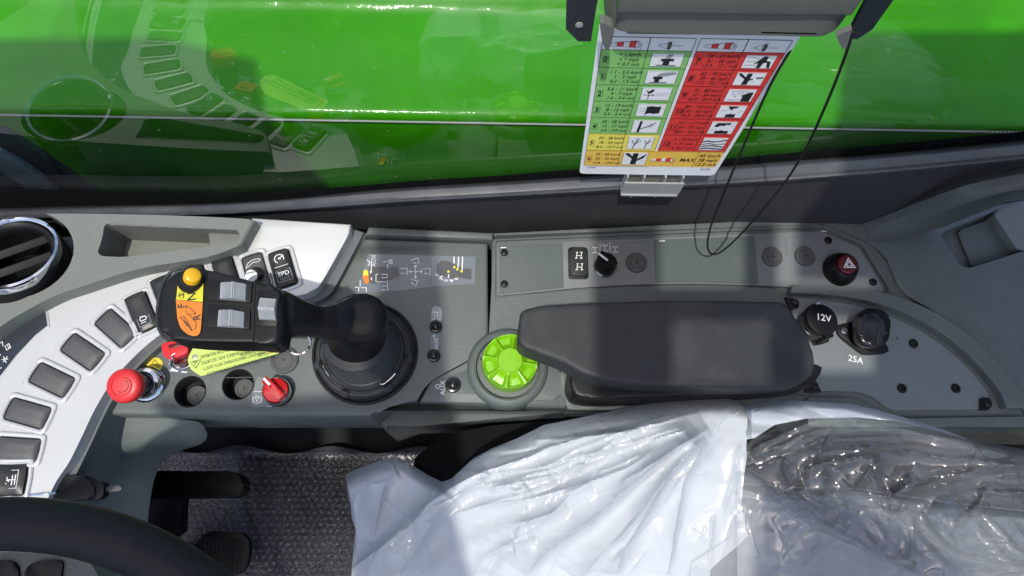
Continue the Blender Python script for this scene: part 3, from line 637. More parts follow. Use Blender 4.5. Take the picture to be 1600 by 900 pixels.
# key with red fob and the lime tag hanging on it
TZ = .018
ky = thing('override_key', 'red plastic key with split ring in the console', 'key', P(275, 556, .0))
prism('key_head', rounded(PS([(253, 537), (290, 531), (296, 552), (268, 563), (256, 558)], .03), .003), .022, .032, 'red_plastic', ky, bev=.0015, both=True)
prism('key_slot', rounded(PS([(262, 539), (281, 535), (282, 540), (264, 545)], .033), .002), .031, .0326, 'dark_red', ky, bev=.0003)
prism('key_collar', rounded(PS([(284, 545), (300, 541), (303, 560), (290, 568), (270, 570)], .018), .003), .0, .019, 'dark_red', ky, bev=.002)
RM = Matrix.Translation(P(283, 563, .026)) @ Matrix.Rotation(math.radians(25), 4, 'X') @ Matrix.Rotation(math.radians(20), 4, 'Y')
tube('split_ring', [RM @ Vector((.0115 * math.cos(t), .0095 * math.sin(t), 0)) for t in [i * math.pi / 14 for i in range(29)]], .0009, 'metal', ky)
tube('split_ring', [P(268, 556, .034), P(270, 562, .036), P(268, 570, .03), P(276, 577, .022), P(290, 578, .018)], .001, 'chrome', ky)
tag = thing('lime_tag', 'lime yellow safety tag lettered upside down, under the joystick', 'tag', P(370, 565, 0))
tc = [(314, 588), (298, 577), (293, 562), (301, 545), (318, 526), (430, 510), (437, 552)]
TT = []
for x, y in rounded([Vector((x, y, 0)) for x, y in tc], [3, 4, 6, 6, 3, 3, 3]) and [(p.x, p.y) for p in rounded([Vector((x, y, 0)) for x, y in tc], [3, 4, 6, 6, 3, 3, 3])]: TT.append((x, y))
def tz(x): return .034 - .018 * (x - 295) / 140.0
flat('plate', [P(x, y, tz(x)) for x, y in TT], 'tag_lime', tag, .0007)
nrm = (P(430, 540, tz(430)) - P(310, 560, tz(310))).normalized()
xd = -(P(436, 545, tz(436)) - P(312, 579, tz(312))); yd = P(366, 570, tz(366)) - P(360, 545, tz(360))
lines = [('MANOVRE DI EMERGENZA CON SICUREZZE', 372, 565.5, 94), ('ESCLUSE', 412, 547, 18), ('EMERGENCY MANOEUVRING WITH SAFETY', 366, 557, 94), ('SYSTEM OVERRIDEN', 396, 543, 42), ('MANOEUVRES D\'URGENCE AVEC SECURITES', 364, 548, 94), ('EXCLUES', 404, 533, 18), ('MANIOBRAS DE EMERGENCIA CON SEGURIDAD', 362, 539, 94)]
for s, x, y, wpx in lines:
    yy = y + 6
    text('lettering', s, P(x, yy, tz(x) + .0011), xd, yd, .0052, 'black_print', tag, width=wpx / 1440)
for x, y in ((425, 548), (423, 539), (421, 530)):
    flat('red_dot', [Vector((p.x, p.y, tz(x) + .0010)) for p in circ(P(x, y, tz(x)), .0033, 12, .0028)], 'red_plastic', tag, .0002)
strokes('warning_mark', [[P(x, y, tz(x) + .001) for x, y in l] for l in ([(297, 566), (314, 562), (306, 575), (297, 566)], [(301, 567), (303, 564), (307, 566), (309, 564)], [(304, 570), (306, 566)])], .0006, 'black_print', tag, lift=.0002)
lathe('eyelet', [(.0028, .0), (.0028, .0012), (.0018, .0014), (.0016, .0008), (0, .0008)], P(305, 558, tz(305)), 'metal', tag, 16)

# ================================================================ joystick
JB = P(571, 551)
js = thing('joystick', 'black joystick with bellows boot and multi button head', 'joystick', JB)
lathe('base_ring', [(.060, .0), (.060, .0025), (.0575, .0035), (.0565, .0015), (.055, .001)], JB, 'rubber_black', js, 56)
prof = [(.0545, 0), (.0545, .004), (.0535, .009), (.0515, .012), (.0495, .0125), (.0485, .0105), (.0470, .0105), (.0462, .014), (.0450, .018), (.0425, .0205), (.0415, .019)]
r = .0400; z = .0205
for k in range(5):
    prof += [(r - .0035, z), (r - .001, z + .0016), (r + .0012, z + .0036), (r + .0006, z + .0058), (r - .0022, z + .0074), (r - .0048, z + .0080)]; r -= .0013; z += .0092
prof += [(r - .006, z + .001), (r - .012, z + .002)]
lathe('bellows_boot', prof, JB, 'boot_black', js, 56, ang=55)
for a in (200, 250, 305, 350):
    a = math.radians(a); c = JB + Vector((.0505 * math.cos(a), .0505 * math.sin(a), .0125))
    prism('boot_tab', rounded([Vector((-.005, -.003, 0)), Vector((.005, -.003, 0)), Vector((.0035, .004, 0)), Vector((-.0035, .004, 0))], .001), 0, .004, 'boot_black', js, bev=.001, M=Matrix.Translation(c) @ Matrix.Rotation(a - math.pi / 2, 4, 'Z') @ Matrix.Rotation(math.radians(-40), 4, 'X'))
for a0, a1 in ((205, 222), (300, 325)):
    pts = [JB + Vector((.0465 * math.cos(math.radians(a)), .0465 * math.sin(math.radians(a)), .0185)) for a in range(a0, a1, 4)]
    tube('spring_clip', [pts[0] + Vector((0, 0, .006))] + pts, .0008, 'chrome', js, 6)
# grip: stem, neck and head grown together
HZ = .200
bm = bmesh.new()
def sect(c, ax, ay, n=22, e=2.6):
    out = []
    for k in range(n):
        a = 2 * math.pi * k / n; ca, sa = math.cos(a), math.sin(a)
        out.append(bm.verts.new(c + ax * math.copysign(abs(ca) ** (2 / e), ca) + ay * math.copysign(abs(sa) ** (2 / e), sa)))
    return out
def loft(secs):
    for a, b in zip(secs, secs[1:]):
        for k in range(len(a)): bm.faces.new((a[k], a[(k + 1) % len(a)], b[(k + 1) % len(b)], b[k]))
    bm.faces.new(secs[0][::-1]); bm.faces.new(secs[-1])
X3, Y3, Z3 = Vector((1, 0, 0)), Vector((0, 1, 0)), Vector((0, 0, 1))
secs = []
for px, py, zz, rx, ry in ((556, 534, .050, .030, .028), (557, 525, .068, .0305, .029), (560, 510, .085, .029, .028), (562, 502, .1, .0295, .029), (563, 497, .112, .027, .026), (564, 494, .1185, .021, .020), (564, 492, .1215, .012, .011)):
    secs.append(sect(P(px, py, zz), X3 * rx, Y3 * ry, e=2.1))
loft(secs)
secs = []
for px, py, zz, hw, ht in ((572, 493, .098, .020, .016), (545, 498, .106, .0235, .018), (520, 503, .118, .018, .0165), (498, 503, .134, .0148, .015), (475, 499, .152, .0162, .0155), (450, 494, .168, .021, .0165), (425, 489, .178, .0245, .0175), (395, 485, .1815, .0275, .018)):
    t = Vector((.86, .0, -.5)) if px > 440 else Vector((.99, 0, -.1)); s = Vector((0, 1, 0)); u = s.cross(t) * -1
    secs.append(sect(P(px, py, zz), s * hw, u * ht, e=2.5))
loft(secs)
hp = [(246, 500), (249, 470), (256, 444), (270, 425), (290, 418), (330, 422), (395, 439), (420, 446), (438, 455), (438, 533), (395, 536), (330, 535), (285, 532), (262, 528), (251, 518)]
add_prism(bm, crom(PS(hp, HZ), 3, closed=True), HZ - .036, HZ, .006, 3, both=True)
g = build('grip', bm, 'black_plastic', js)
m = g.modifiers.new('blend', 'REMESH'); m.mode = 'VOXEL'; m.voxel_size = .0018; m.use_smooth_shade = True
m = g.modifiers.new('soften', 'SMOOTH'); m.iterations = 5; m.factor = .5
# grooved band round the head
def inset(px, k, cx=345, cy=477): return [(cx + (x - cx) * k, cy + (y - cy) * k) for x, y in px]
band = [p for p in crom(PS(inset(hp[:10] + hp[10:], 1.0), HZ - .012), 4, closed=True)]
lp = crom(PS([(300, 534), (262, 529), (250, 517), (245.5, 500), (248, 470), (255, 443), (269, 424), (292, 417)], HZ - .012), 5)
tube('head_groove', lp, .0016, 'boot_black', js)
lp = crom(PS([(300, 533), (266, 527), (254, 515), (250, 498), (253, 470), (260, 445), (273, 428), (292, 421)], HZ - .003), 5)
tube('head_groove', lp, .0012, 'boot_black', js)
# stem cap dimple outline
q = crom([P(x, y, z_) for x, y, z_ in ((521, 482, .118), (535, 467, .121), (560, 460, .122), (583, 466, .119), (590, 480, .115), (584, 494, .112), (560, 501, .114), (535, 497, .117))], 4, closed=True)
tube('cap_seam', q + [q[0]], .0006, 'rubber_black', js, 6)
# coloured sticker
HT = HZ + .0012
sy = crom(PS([(276, 464), (279, 440), (287, 425), (296, 423)], HT), 3)[:-1] + PS([(318, 441), (317, 472)], HT) + PS([(275, 468)], HT)
flat('sticker_lime', sy, 'lime_print', js, .0003)
so_ = PS([(275, 468.6), (317, 473)], HT) + crom(PS([(315, 500), (313, 519), (306, 525), (295, 523), (283, 513), (277, 496)], HT), 3)
flat('sticker_orange', so_, 'orange_print', js, .0003)
ux = P(300, 440, HT) - P(300, 470, HT); uy = P(270, 455, HT) - P(300, 455, HT)
text('lettering', 'N', P(300, 463, HT + .0006), ux, uy, .0105, 'black_print', js, bold=.012)
text('lettering', 'F', P(284, 478, HT + .0006), ux, uy, .009, 'black_print', js, bold=.012)
text('lettering', 'R', P(308, 496, HT + .0006), ux, uy, .009, 'black_print', js, bold=.012)
text('lettering', '3', P(283, 461, HT + .0006), ux, uy, .0062, 'black_print', js, bold=.012)
strokes('sticker_print', [[P(x, y, HT + .0006) for x, y in l] for l in ([(280, 457), (287, 458), (287, 466), (280, 465), (280, 457)], [(290, 479), (296, 480), (302, 486), (305, 491)], [(293, 477), (290, 479), (292, 482)], [(302, 490), (305, 491), (306, 488)],
    [(281, 496), (290, 503), (300, 517), (306, 513), (306, 503), (296, 492)], [(281, 496), (287, 494), (296, 508), (300, 517)], [(290, 486), (294, 492), (300, 490)], [(284, 498), (294, 510), (292, 505)])], .0004, 'black_print', js, lift=.0001)
# yellow push button
bc = P(298, 441, HZ); bd = (P(312, 437, HZ + .018) - bc); BMx = Vector((0, 0, 1)).rotation_difference(Vector((.012, .004, .024)).normalized()).to_matrix().to_4x4()
bb = lathe('button_collar', [(.0105, -.002), (.0105, .003), (.0095, .0075), (.0085, .0085), (.0072, .0085)], bc, 'rubber_black', js, 30, BMx)
lathe('yellow_button', [(.0072, .006), (.0072, .0135), (.0066, .0155), (.0048, .0168), (0, .0170)], bc, 'yellow_plastic', js, 30, BMx)
# ribbed rollers in their black frames
def roller(quad, rq, along):
    fq = PS(quad, HZ); prism('roller_frame', rounded(fq, .001), HZ - .004, HZ + .0022, 'black_plastic', js, bev=.0008)
    inn = [p.lerp(sum(fq, Vector()) / 4, .12) for p in fq]
    a, b, c, d = PS(rq, HZ + .006)
    n = 20; bm = bmesh.new(); rows = []
    for i in range(n * 2 + 1):
        t = i / (n * 2); u = -1 + 2 * t
        h = .0075 * math.sqrt(max(0, 1 - (u * .93) ** 2)) + (.0005 if i % 2 else -.0005) + (.0022 * math.exp(-((u - .15) / .12) ** 2))
        if along: p0, p1 = a.lerp(b, t), d.lerp(c, t)
        else: p0, p1 = a.lerp(d, t), b.lerp(c, t)
        rows.append([bm.verts.new((p0.x, p0.y, HZ + .0005)), bm.verts.new((p0.x, p0.y, HZ + .0012 + h)), bm.verts.new((p1.x, p1.y, HZ + .0012 + h)), bm.verts.new((p1.x, p1.y, HZ + .0005))])
    for r0, r1 in zip(rows, rows[1:]):
        for k in range(3): bm.faces.new((r0[k], r0[k + 1], r1[k + 1], r1[k]))
    bm.faces.new(rows[0]); bm.faces.new(rows[-1][::-1])
    build('roller', bm, 'roller_grey', js, ang=20)
roller([(328, 438), (395, 441), (393, 474), (326, 470)], [(343, 441), (384, 443), (383, 469), (342, 466)], True)
roller([(326, 480), (392, 484), (391, 515), (323, 512)], [(340, 484), (381, 487), (380, 511), (338, 509)], True)
roller([(403, 454), (437, 457), (434, 511), (401, 510)], [(406, 464), (431, 466), (430, 499), (404, 498)], False)
strokes('head_seam', [[P(x, y, HT) for x, y in l] for l in ([(323, 474), (396, 478)], [(398, 440), (395, 534)])], .0008, 'rubber_black', js, lift=.0002)

# ================================================================ centre console: control panel, green knob, armrest, sockets
cc = thing('centre_console', 'long grey moulded console along the fabric wall', 'console', P(1050, 500, 0))
cp = PS([(768, 372), (1342, 344), (1354, 374), (1376, 390), (1392, 432), (1418, 470)]) + crom(PS([(1432, 478), (1480, 500), (1530, 545), (1570, 590), (1596, 640), (1602, 665)]), 3) + PS([(1500, 668), (880, 633), (655, 628), (674, 593), (742, 565), (758, 546), (768, 522)])
body = prism('shell', cp, -.10, 0, 'console_grey', cc, bev=.003, seg=3, ang=45)
PL = [(778, 382), (1282, 361), (1342, 387), (1362, 420), (1381, 452), (1374, 458), (1290, 452), (1190, 446), (1080, 443), (985, 445), (900, 450), (778, 462)]
def grow(px, k, c): return [(c[0] + (x - c[0]) * (1 + k / abs(x - c[0] + 1e-3)) if abs(x - c[0]) > k else x, y) for x, y in px]
wl = [(774, 376), (1284, 355), (1347, 383), (1368, 418), (1390, 452), (1378, 464), (1290, 457), (1190, 450), (1080, 447), (985, 449), (900, 454), (774, 467)]
cut(body, [cutter(rounded(PS(wl), .004), -.004, .05)])
prism('back_ledge', PS([(770, 366), (1340, 338), (1352, 372), (1344, 377), (1284, 350), (774, 372)]), -.02, .004, 'console_grey', cc, bev=.002)
cpn = thing('control_panel', 'screwed-down grey control panel with rotary knob and blanks', 'control panel', P(1070, 410, 0))
prism('plate', rounded(PS(PL, .001), .003), -.0035, .001, 'plate_grey', cpn, bev=.0007)
def cover(pts): return flat('blank_cover', rounded(PS(pts, .0012), .003), 'plate_cover', cpn, .0006)
cover([(779, 383), (879, 379), (881, 450), (779, 461)]); cover([(1021, 375), (1178, 369), (1185, 444), (1080, 441), (1024, 442)])
ZP = .001
def screw(x, y, z=ZP, par=cpn, r=.0046):
    s = lathe('screw', [(r, 0), (r, .0010), (r * .85, .0020), (r * .5, .0024), (r * .45, .0010), (0, .0010)], P(x, y, z), 'black_plastic', par, 20)
    lathe('socket', [(r * .42, .0012), (0, .0013)], P(x, y, z), 'black_gloss', s, 6); return s
for x, y in ((788, 395), (788, 444), (1294, 376), (1364, 441)): screw(x, y, ZP + .0006)
for x, y in ((786, 387), (1034, 376.5), (1287, 361.5)):
    strokes('stamp', [[P(x - 4, y, ZP + .002), P(x + 5, y - .2, ZP + .002)]], .0012, 'white_print', cpn, lift=0)
# rocker switch with two lamp symbols
c = P(903, 412, ZP)
def rr2(w, h, r): return rounded([Vector((-w / 2, -h / 2, 0)), Vector((w / 2, -h / 2, 0)), Vector((w / 2, h / 2, 0)), Vector((-w / 2, h / 2, 0))], r)
rb = prism('rocker_switch', [Vector((c.x, c.y, 0)) + p for p in rr2(.0238, .0395, .004)], ZP, ZP + .004, 'black_gloss', cpn, bev=.0015)
prism('rocker', [Vector((c.x, c.y, 0)) + p for p in rr2(.0205, .0355, .004)], ZP + .003, ZP + .0072, 'switch_dark', rb, bev=.002)
zz = ZP + .0076
prism('rocker_button', [Vector((c.x + .0005, c.y - .0075, 0)) + p for p in rr2(.0135, .012, .0015)], ZP + .006, ZP + .0078, 'switch_dark', rb, bev=.0006)
def hsym(cx, cy, z, s=1.0): return [[Vector((cx + x * s, cy + y * s, z)) for x, y in l] for l in ([(-.0022, .004), (-.0034, -.003)], [(.003, .0042), (.0026, -.003)], [(-.0028, 0), (.0028, 0)], [(.0012, .0042), (.0046, .0042)], [(.001, -.0032), (.0042, -.0032)], [(-.005, -.0032), (-.002, -.0032)], [(-.0035, .0042), (-.001, .0042)])]
strokes('icon', hsym(c.x + .0006, c.y + .0075, zz) + hsym(c.x + .0008, c.y - .0072, zz + .0006), .0009, 'white_print', rb, lift=0)
# rotary selector
sc = P(945, 417, ZP); sd = Vector((.0012, .0035, .02)).normalized(); SM = Vector((0, 0, 1)).rotation_difference(sd).to_matrix().to_4x4(); SA = Matrix.Translation(sc) @ SM
sel = lathe('rotary_selector', [(.0135, 0), (.0138, .003), (.0125, .0045)], sc, 'metal', cpn, 32)
lathe('knob_body', [(.0122, .003), (.0122, .0125), (.0112, .0145), (0, .0145)], sc, 'black_plastic', sel, 32, SM)
a = math.radians(138)
prism('knob_grip', rounded(rot2([(-.0118, -.0042), (.0125, -.0042), (.0125, .0042), (-.0118, .0042)], a), .0015), .0138, .020, 'black_plastic', sel, bev=.0012, M=SA)
prism('pointer', rot2([(-.001, .0012), (.0128, .0012), (.0128, .0040), (-.001, .0040)], a), .0196, .0204, 'white_print', sel, bev=0, M=SA)
def axle(x, y, tilt):
    o = P(x, y, ZP + .0003); l = []
    for a, b in (((-.0028, .0035), (.0028, .0035)), ((-.0028, -.0035), (.0028, -.0035)), ((0, .0035), (0, -.0035)), ((-.0028 - .0006 * tilt, .0045), (-.0028 + .0006 * tilt, .0025)), ((.0028 - .0006 * tilt, .0045), (.0028 + .0006 * tilt, .0025)), ((-.0028, -.0045), (-.0028, -.0025)), ((.0028, -.0045), (.0028, -.0025))):
        l.append([o + Vector((*a, 0)), o + Vector((*b, 0))])
    return l
strokes('selector_print', axle(930, 391, 1) + axle(945, 388, -1) + axle(961, 390, 0) + [[P(937.5, 380, ZP), P(937.5, 394, ZP)], [P(953, 379, ZP), P(953, 394, ZP)]], .0008, 'white_print', cpn, lift=.0006)
for x, y in ((994, 411), (1206, 402), (1257, 401)): plug(P(x, y, ZP), cpn, .0125, 'plug_grey')
def pfield(pts):
    q = rounded([P(x, y, ZP) for x, y in pts], .003); strokes('field_line', [q], .0005, 'side_trim', cpn, lift=.0005)
pfield([(974, 412), (971, 409), (971, 380), (1013, 378), (1016, 409), (1010, 410)]); pfield([(1183, 405), (1181, 372), (1226, 370), (1228, 399)]); pfield([(1230, 399), (1229, 370), (1277, 368), (1279, 398)])
# hazard button
hc = P(1311, 422, ZP)
hz_ = lathe('hazard_switch', [(.0205, 0), (.0205, .004), (.0190, .008), (.0160, .0165), (.0130, .0190), (.0122, .0175)], hc, 'black_plastic', cpn, 40)
hm = Matrix.Identity(4)
hbt = lathe('hazard_button', [(.0122, .016), (.0118, .0215), (.0105, .0228), (0, .0231)], hc, 'dark_red', hz_, 36)
hz2 = P(1327, 412, .0245)
def tri(c, r): return [Vector((c.x + r * math.cos(t), c.y + r * math.sin(t), hc.z + .0236)) for t in (math.pi / 2, math.pi / 2 + 2.094, math.pi / 2 + 4.189)]
tcx = Vector((hc.x + .0008, hc.y - .001, 0))
for ra, rb_ in ((.0088, .0066), (.0052, .0030)):
    A_, B_ = tri(tcx, ra), tri(tcx, rb_)
    raw('hazard_triangle', A_ + B_, [(k, (k + 1) % 3, 3 + (k + 1) % 3, 3 + k) for k in range(3)], 'white_print', hbt, smooth=False)

# green knob in its boss
gc = P(796, 571)
bs_ = lathe('knob_boss', [(.0465, -.02), (.046, .004), (.0445, .009), (.0415, .0125), (.0385, .0135), (.036, .012), (.0355, .004)], P(793, 576), 'console_grey', cc, 64)
prism('boss_skirt', rounded(PS([(738, 588), (752, 555), (835, 560), (878, 575), (874, 626), (760, 626)]), .006), -.05, .002, 'console_grey', cc, bev=.004)
gk = thing('green_knob', 'lime green scalloped round knob left of the armrest', 'knob', gc)
n = 96; nr = 26; bm = bmesh.new(); R_ = .0305; rows = []
for i in range(nr + 1):
    r = R_ * i / nr; rw = []
    for k in range(n):
        a = 2 * math.pi * k / n; h = .030 - .004 * (r / R_) ** 2
        da = abs((a / (2 * math.pi) * 8 + .2) % 1 - .5) * 2
        ss = lambda e0, e1, v: (lambda t: t * t * (3 - 2 * t))(max(0, min(1, (v - e0) / (e1 - e0))))
        h -= .0075 * (1 - ss(.55, .97, da)) * ss(.0128, .0205, r) * (1 - .8 * ss(.0272, .0300, r))
        if r < .0130: h = .0308
        rw.append(h)
    rows.append([(r, h) for h in rw])
vr_ = []
for i, rw in enumerate(rows):
    if i == 0: vr_.append([bm.verts.new(gc + Vector((0, 0, rw[0][1])))]); continue
    vr_.append([bm.verts.new(gc + Vector((r * math.cos(2 * math.pi * k / n), r * math.sin(2 * math.pi * k / n), h))) for k, (r, h) in enumerate(rw)])
for k in range(n): bm.faces.new((vr_[0][0], vr_[1][k], vr_[1][(k + 1) % n]))
for a_, b_ in zip(vr_[1:], vr_[2:]):
    for k in range(n): bm.faces.new((a_[k], b_[k], b_[(k + 1) % n], a_[(k + 1) % n]))
low_ = [bm.verts.new(gc + Vector((R_ * 1.03 * math.cos(2 * math.pi * k / n), R_ * 1.03 * math.sin(2 * math.pi * k / n), .0))) for k in range(n)]
for k in range(n): bm.faces.new((vr_[-1][k], low_[k], low_[(k + 1) % n], vr_[-1][(k + 1) % n]))
build('knob_cap', bm, 'lime_plastic', gk, ang=30)
q = [gc + Vector((.0128 * math.cos(t), .0128 * math.sin(t), .0306)) for t in [i * math.pi / 20 for i in range(41)]]
tube('centre_ring', q, .0004, 'lime_plastic', gk, 6)
# pads and moulded steps next to the armrest
prism('console_ledge', rounded(PS([(880, 575), (900, 580), (905, 600), (1280, 620), (1330, 640), (885, 640)]), .006), -.06, .0015, 'console_grey', cc, bev=.003)
fld = rounded(PS([(782, 545), (784, 490), (790, 484), (835, 481)]), .004); strokes('field_line', [fld], .0006, 'side_trim', cc, lift=.0004)

# armrest pad
AZ = .105
ar = thing('armrest', 'dark grey padded armrest over the console', 'armrest', P(1040, 560, .0))
ap = [(822, 481), (900, 474), (985, 470), (1080, 468), (1180, 470), (1226, 472), (1240, 490), (1262, 525), (1274, 560), (1272, 580), (1262, 594), (1235, 603), (1150, 606), (1040, 602), (960, 596), (912, 584), (880, 566), (826, 546), (812, 538), (809, 525), (812, 500)]
softened(prism('pad', crom(PS(ap, AZ), 3, closed=True), AZ - .045, AZ, 'armrest_dark', ar, bev=.004, seg=2, both=True), .0022, 6)
lw_ = [(888, 590), (905, 560), (1000, 560), (1250, 570), (1262, 600), (1240, 612), (1100, 622), (960, 628), (905, 626), (890, 614)]
LS = prism('lower_shell', crom(PS(lw_, .04), 3, closed=True), .002, .062, 'black_plastic', ar, bev=0)
softened(LS, .0022, 10)
prism('support', PS([(900, 540), (1240, 540), (1240, 600), (900, 600)], .02), -.02, .045, 'void_black', ar, bev=.002)
strokes('seam', [crom([P(x, y, .0625) for x, y in ((945, 622), (965, 612), (990, 606), (1100, 606), (1240, 600))], 4)], .0012, 'rubber_black', ar, lift=.0006)

# socket plate set into the end of the console
sk = thing('socket_plate', 'pale grey plate with power sockets at the console end', 'socket plate', P(1400, 570, 0))
SPx = [(1236, 468), (1290, 472), (1340, 480)]
sp1 = crom(PS([(1236, 466), (1290, 471), (1345, 481), (1400, 500), (1450, 527), (1495, 562), (1530, 600), (1546, 628)], .0), 3) + PS([(1546, 640), (1395, 642)]) + crom(PS([(1380, 636), (1362, 622), (1340, 614), (1315, 612)]), 3) + PS([(1240, 612)])
prism('plate', sp1, -.01, .0035, 'plate_grey', sk, bev=.0006)
# raised rim following the arc
rimo = crom(PS([(1228, 462), (1290, 465), (1350, 475), (1408, 495), (1462, 525), (1510, 565), (1548, 610), (1562, 640)], .0), 4)
rimi = crom(PS([(1232, 450), (1300, 452), (1370, 462), (1432, 483), (1490, 517), (1540, 560), (1580, 612), (1594, 640)], .0), 4)
prism('raised_rim', rimo + rimi[::-1], -.02, .012, 'console_grey', cc, bev=.0055, seg=4)
prism('front_rail', rounded(PS([(1255, 622), (1330, 624), (1350, 632), (1372, 647), (1395, 655), (1600, 652), (1604, 668), (1260, 668)]), .004), -.1, .006, 'console_grey', cc, bev=.004)
def bracket(pts, sx, sy):
    b = prism('corner_bracket', rounded(PS(pts, .005), .002), .002, .006, 'black_plastic', sk, bev=.001)
    lathe('screw', [(.0042, .006), (.0042, .008), (.003, .009), (0, .009)], P(sx, sy, 0), 'black_gloss', b, 16)
bracket([(1226, 464), (1248, 469), (1248, 481), (1236, 484)], 1238, 475); bracket([(1256, 596), (1274, 597), (1284, 613), (1257, 613)], 1269, 604); bracket([(1531, 622), (1546, 621), (1550, 634), (1544, 641), (1531, 641)], 1537, 631)
for x, y in ((1427, 537), (1409, 607), (1493, 607)): screw(x, y, .0035, sk, .0055)
# 12 V socket
s1 = thing('power_socket', 'round black 12V power socket with hinged cap', 'power socket', P(1270, 508, 0))
b1 = P(1268, 510, .003)
prism('flange', crom([P(x, y, .004) for x, y in ((1262, 480), (1276, 474), (1282, 481), (1284, 500), (1294, 528), (1292, 535), (1272, 540), (1266, 532), (1248, 515), (1250, 497))], 3, closed=True), .003, .0065, 'black_plastic', s1, bev=.001)
cd = (P(1290, 495, .03) - b1); CM = Vector((0, 0, 1)).rotation_difference(Vector((.10, .10, 1)).normalized()).to_matrix().to_4x4()
lathe('barrel', [(.0195, 0), (.0195, .012), (.0185, .0125), (.0185, .014), (.0195, .0145), (.0195, .017), (.0175, .0175), (.0175, .020)], b1, 'black_gloss', s1, 40, CM)
cp_ = lathe('cap', [(.0188, .0195), (.0192, .022), (.0185, .0240), (.0165, .0248), (0, .0250)], b1, 'black_plastic', s1, 40, CM)
CA = Matrix.Translation(b1) @ CM
text('lettering', '12V', CA @ Vector((.001, .001, .0255)), CA.to_3x3() @ Vector((1, -.14, 0)), CA.to_3x3() @ Vector((.14, 1, 0)), .0115, 'white_print', cp_, bold=.014)
prism('hinge', rounded([Vector((-.006, -.0225, 0)), Vector((.004, -.0225, 0)), Vector((.004, -.013, 0)), Vector((-.006, -.013, 0))], .001), .004, .024, 'black_plastic', s1, bev=.002, M=CA @ Matrix.Rotation(.3, 4, 'Z'))
for x, y in ((1274, 477), (1288, 529)): lathe('screw', [(.003, .006), (.003, .008), (.002, .0088), (0, .0088)], P(x, y, 0), 'metal', s1, 14)
# 25 A socket with its square cap
s2 = thing('square_socket', 'black square-capped socket with moulded lid ribs, marked 25A below', 'power socket', P(1350, 515, 0))
prism('flange', crom([P(x, y, .004) for x, y in ((1306, 512), (1312, 508), (1345, 505), (1378, 535), (1386, 545), (1382, 552), (1352, 555), (1338, 549), (1310, 526))], 4, closed=True), .003, .0075, 'black_plastic', s2, bev=.001)
prism('body', crom(PS([(1336, 500), (1340, 490), (1352, 486), (1376, 494), (1380, 505), (1378, 530), (1372, 544), (1358, 548), (1344, 540), (1336, 525)], .008), 3, closed=True), .004, .024, 'black_plastic', s2, bev=.004)
ld = prism('lid', crom(PS([(1340, 497), (1346, 488), (1356, 487), (1378, 497), (1383, 506), (1379, 520), (1381, 534), (1372, 541), (1356, 541), (1343, 533), (1339, 515)], .032), 3, closed=True), .022, .034, 'black_gloss', s2, bev=.005, seg=4)
for a_, b_ in (((1352, 502), (1348, 528)), ((1374, 508), (1370, 534))): tube('lid_rib', [P(*a_, .0342), P(*b_, .0342)], .0011, 'black_gloss', s2)
lathe('screw', [(.004, .007), (.004, .009), (.003, .0098), (0, .0098)], P(1314, 519, 0), 'metal', s2, 16)
text('rating_mark', '25A', P(1337, 562, .0040), P(1347, 564.5, .004) - P(1337, 562, .004), P(1338, 552, .004) - P(1337, 562, .004), .0105, 'white_print', sk, bold=.012)
prism('hole_blank', circ(P(1402, 528, .0035), .0015, 10), .0030, .0038, 'plug_grey', sk, bev=0)

# moulded side trim at the far right
rt = thing('side_trim', 'grey moulded side trim with a recessed pocket, far right', 'side trim', P(1480, 400, 0))
xs = None
def rz3(x, y):   # height of the moulding over the photo plane
    return 0
tp = PS([(1345, 349), (1352, 376), (1366, 384), (1380, 392), (1388, 408), (1402, 445), (1418, 462), (1446, 478), (1490, 502), (1540, 548), (1578, 596), (1604, 650), (1900, 700), (2000, 300), (1600, 296), (1500, 318), (1430, 345)], .004)
tr = prism('base_moulding', tp, -.1, .004, 'trim_grey', rt, bev=.004)
pk = rounded(PS([(1474, 362), (1598, 312), (1700, 285), (1720, 380), (1600, 392), (1515, 419), (1502, 416), (1469, 370)], .004), [.006, .01, .01, .01, .01, .004, .004, .004])
cut(tr, [cutter(pk, -.018, .05)])
prism('pocket_floor', rounded(PS([(1494, 362), (1560, 338), (1700, 300), (1720, 380), (1600, 392), (1516, 417)], -.016), .004), -.03, -.0135, 'trim_grey', rt, bev=.002)
prism('pocket_flap', rounded(PS([(1554, 330), (1600, 310), (1720, 290), (1720, 400), (1600, 390), (1590, 386)], .006), [.008, .004, .004, .004, .004, .008]), -.016, .003, 'pocket_grey', rt, bev=.004)
# upper ridge climbing to the right
rows_ = []
for pts, Y_ in (([(1346, 346), (1400, 322), (1480, 290), (1520, 276), (1600, 259), (1900, 200)], .341), ([(1349, 352), (1406, 328), (1487, 297), (1528, 285), (1600, 271), (1900, 218)], .328), ([(1352, 360), (1416, 337), (1497, 309), (1542, 296), (1600, 285), (1900, 238)], .318), ([(1353, 366), (1428, 347), (1508, 319), (1550, 306), (1600, 296), (1900, 255)], .312), ([(1354, 372), (1438, 356), (1518, 326), (1556, 313), (1600, 303), (1900, 266)], .303), ([(1356, 378), (1446, 363), (1526, 334), (1564, 320), (1606, 311), (1900, 280)], .294)):
    q = [PY(x, y, Y_) for x, y in pts]; q[0] = P(*pts[0], .005); q[1] = q[1].lerp(P(*pts[1], .01), .35); rows_.append(crom(q, 5))
ribbon('upper_ridge', rows_, 'trim_grey', rt, ang=28)

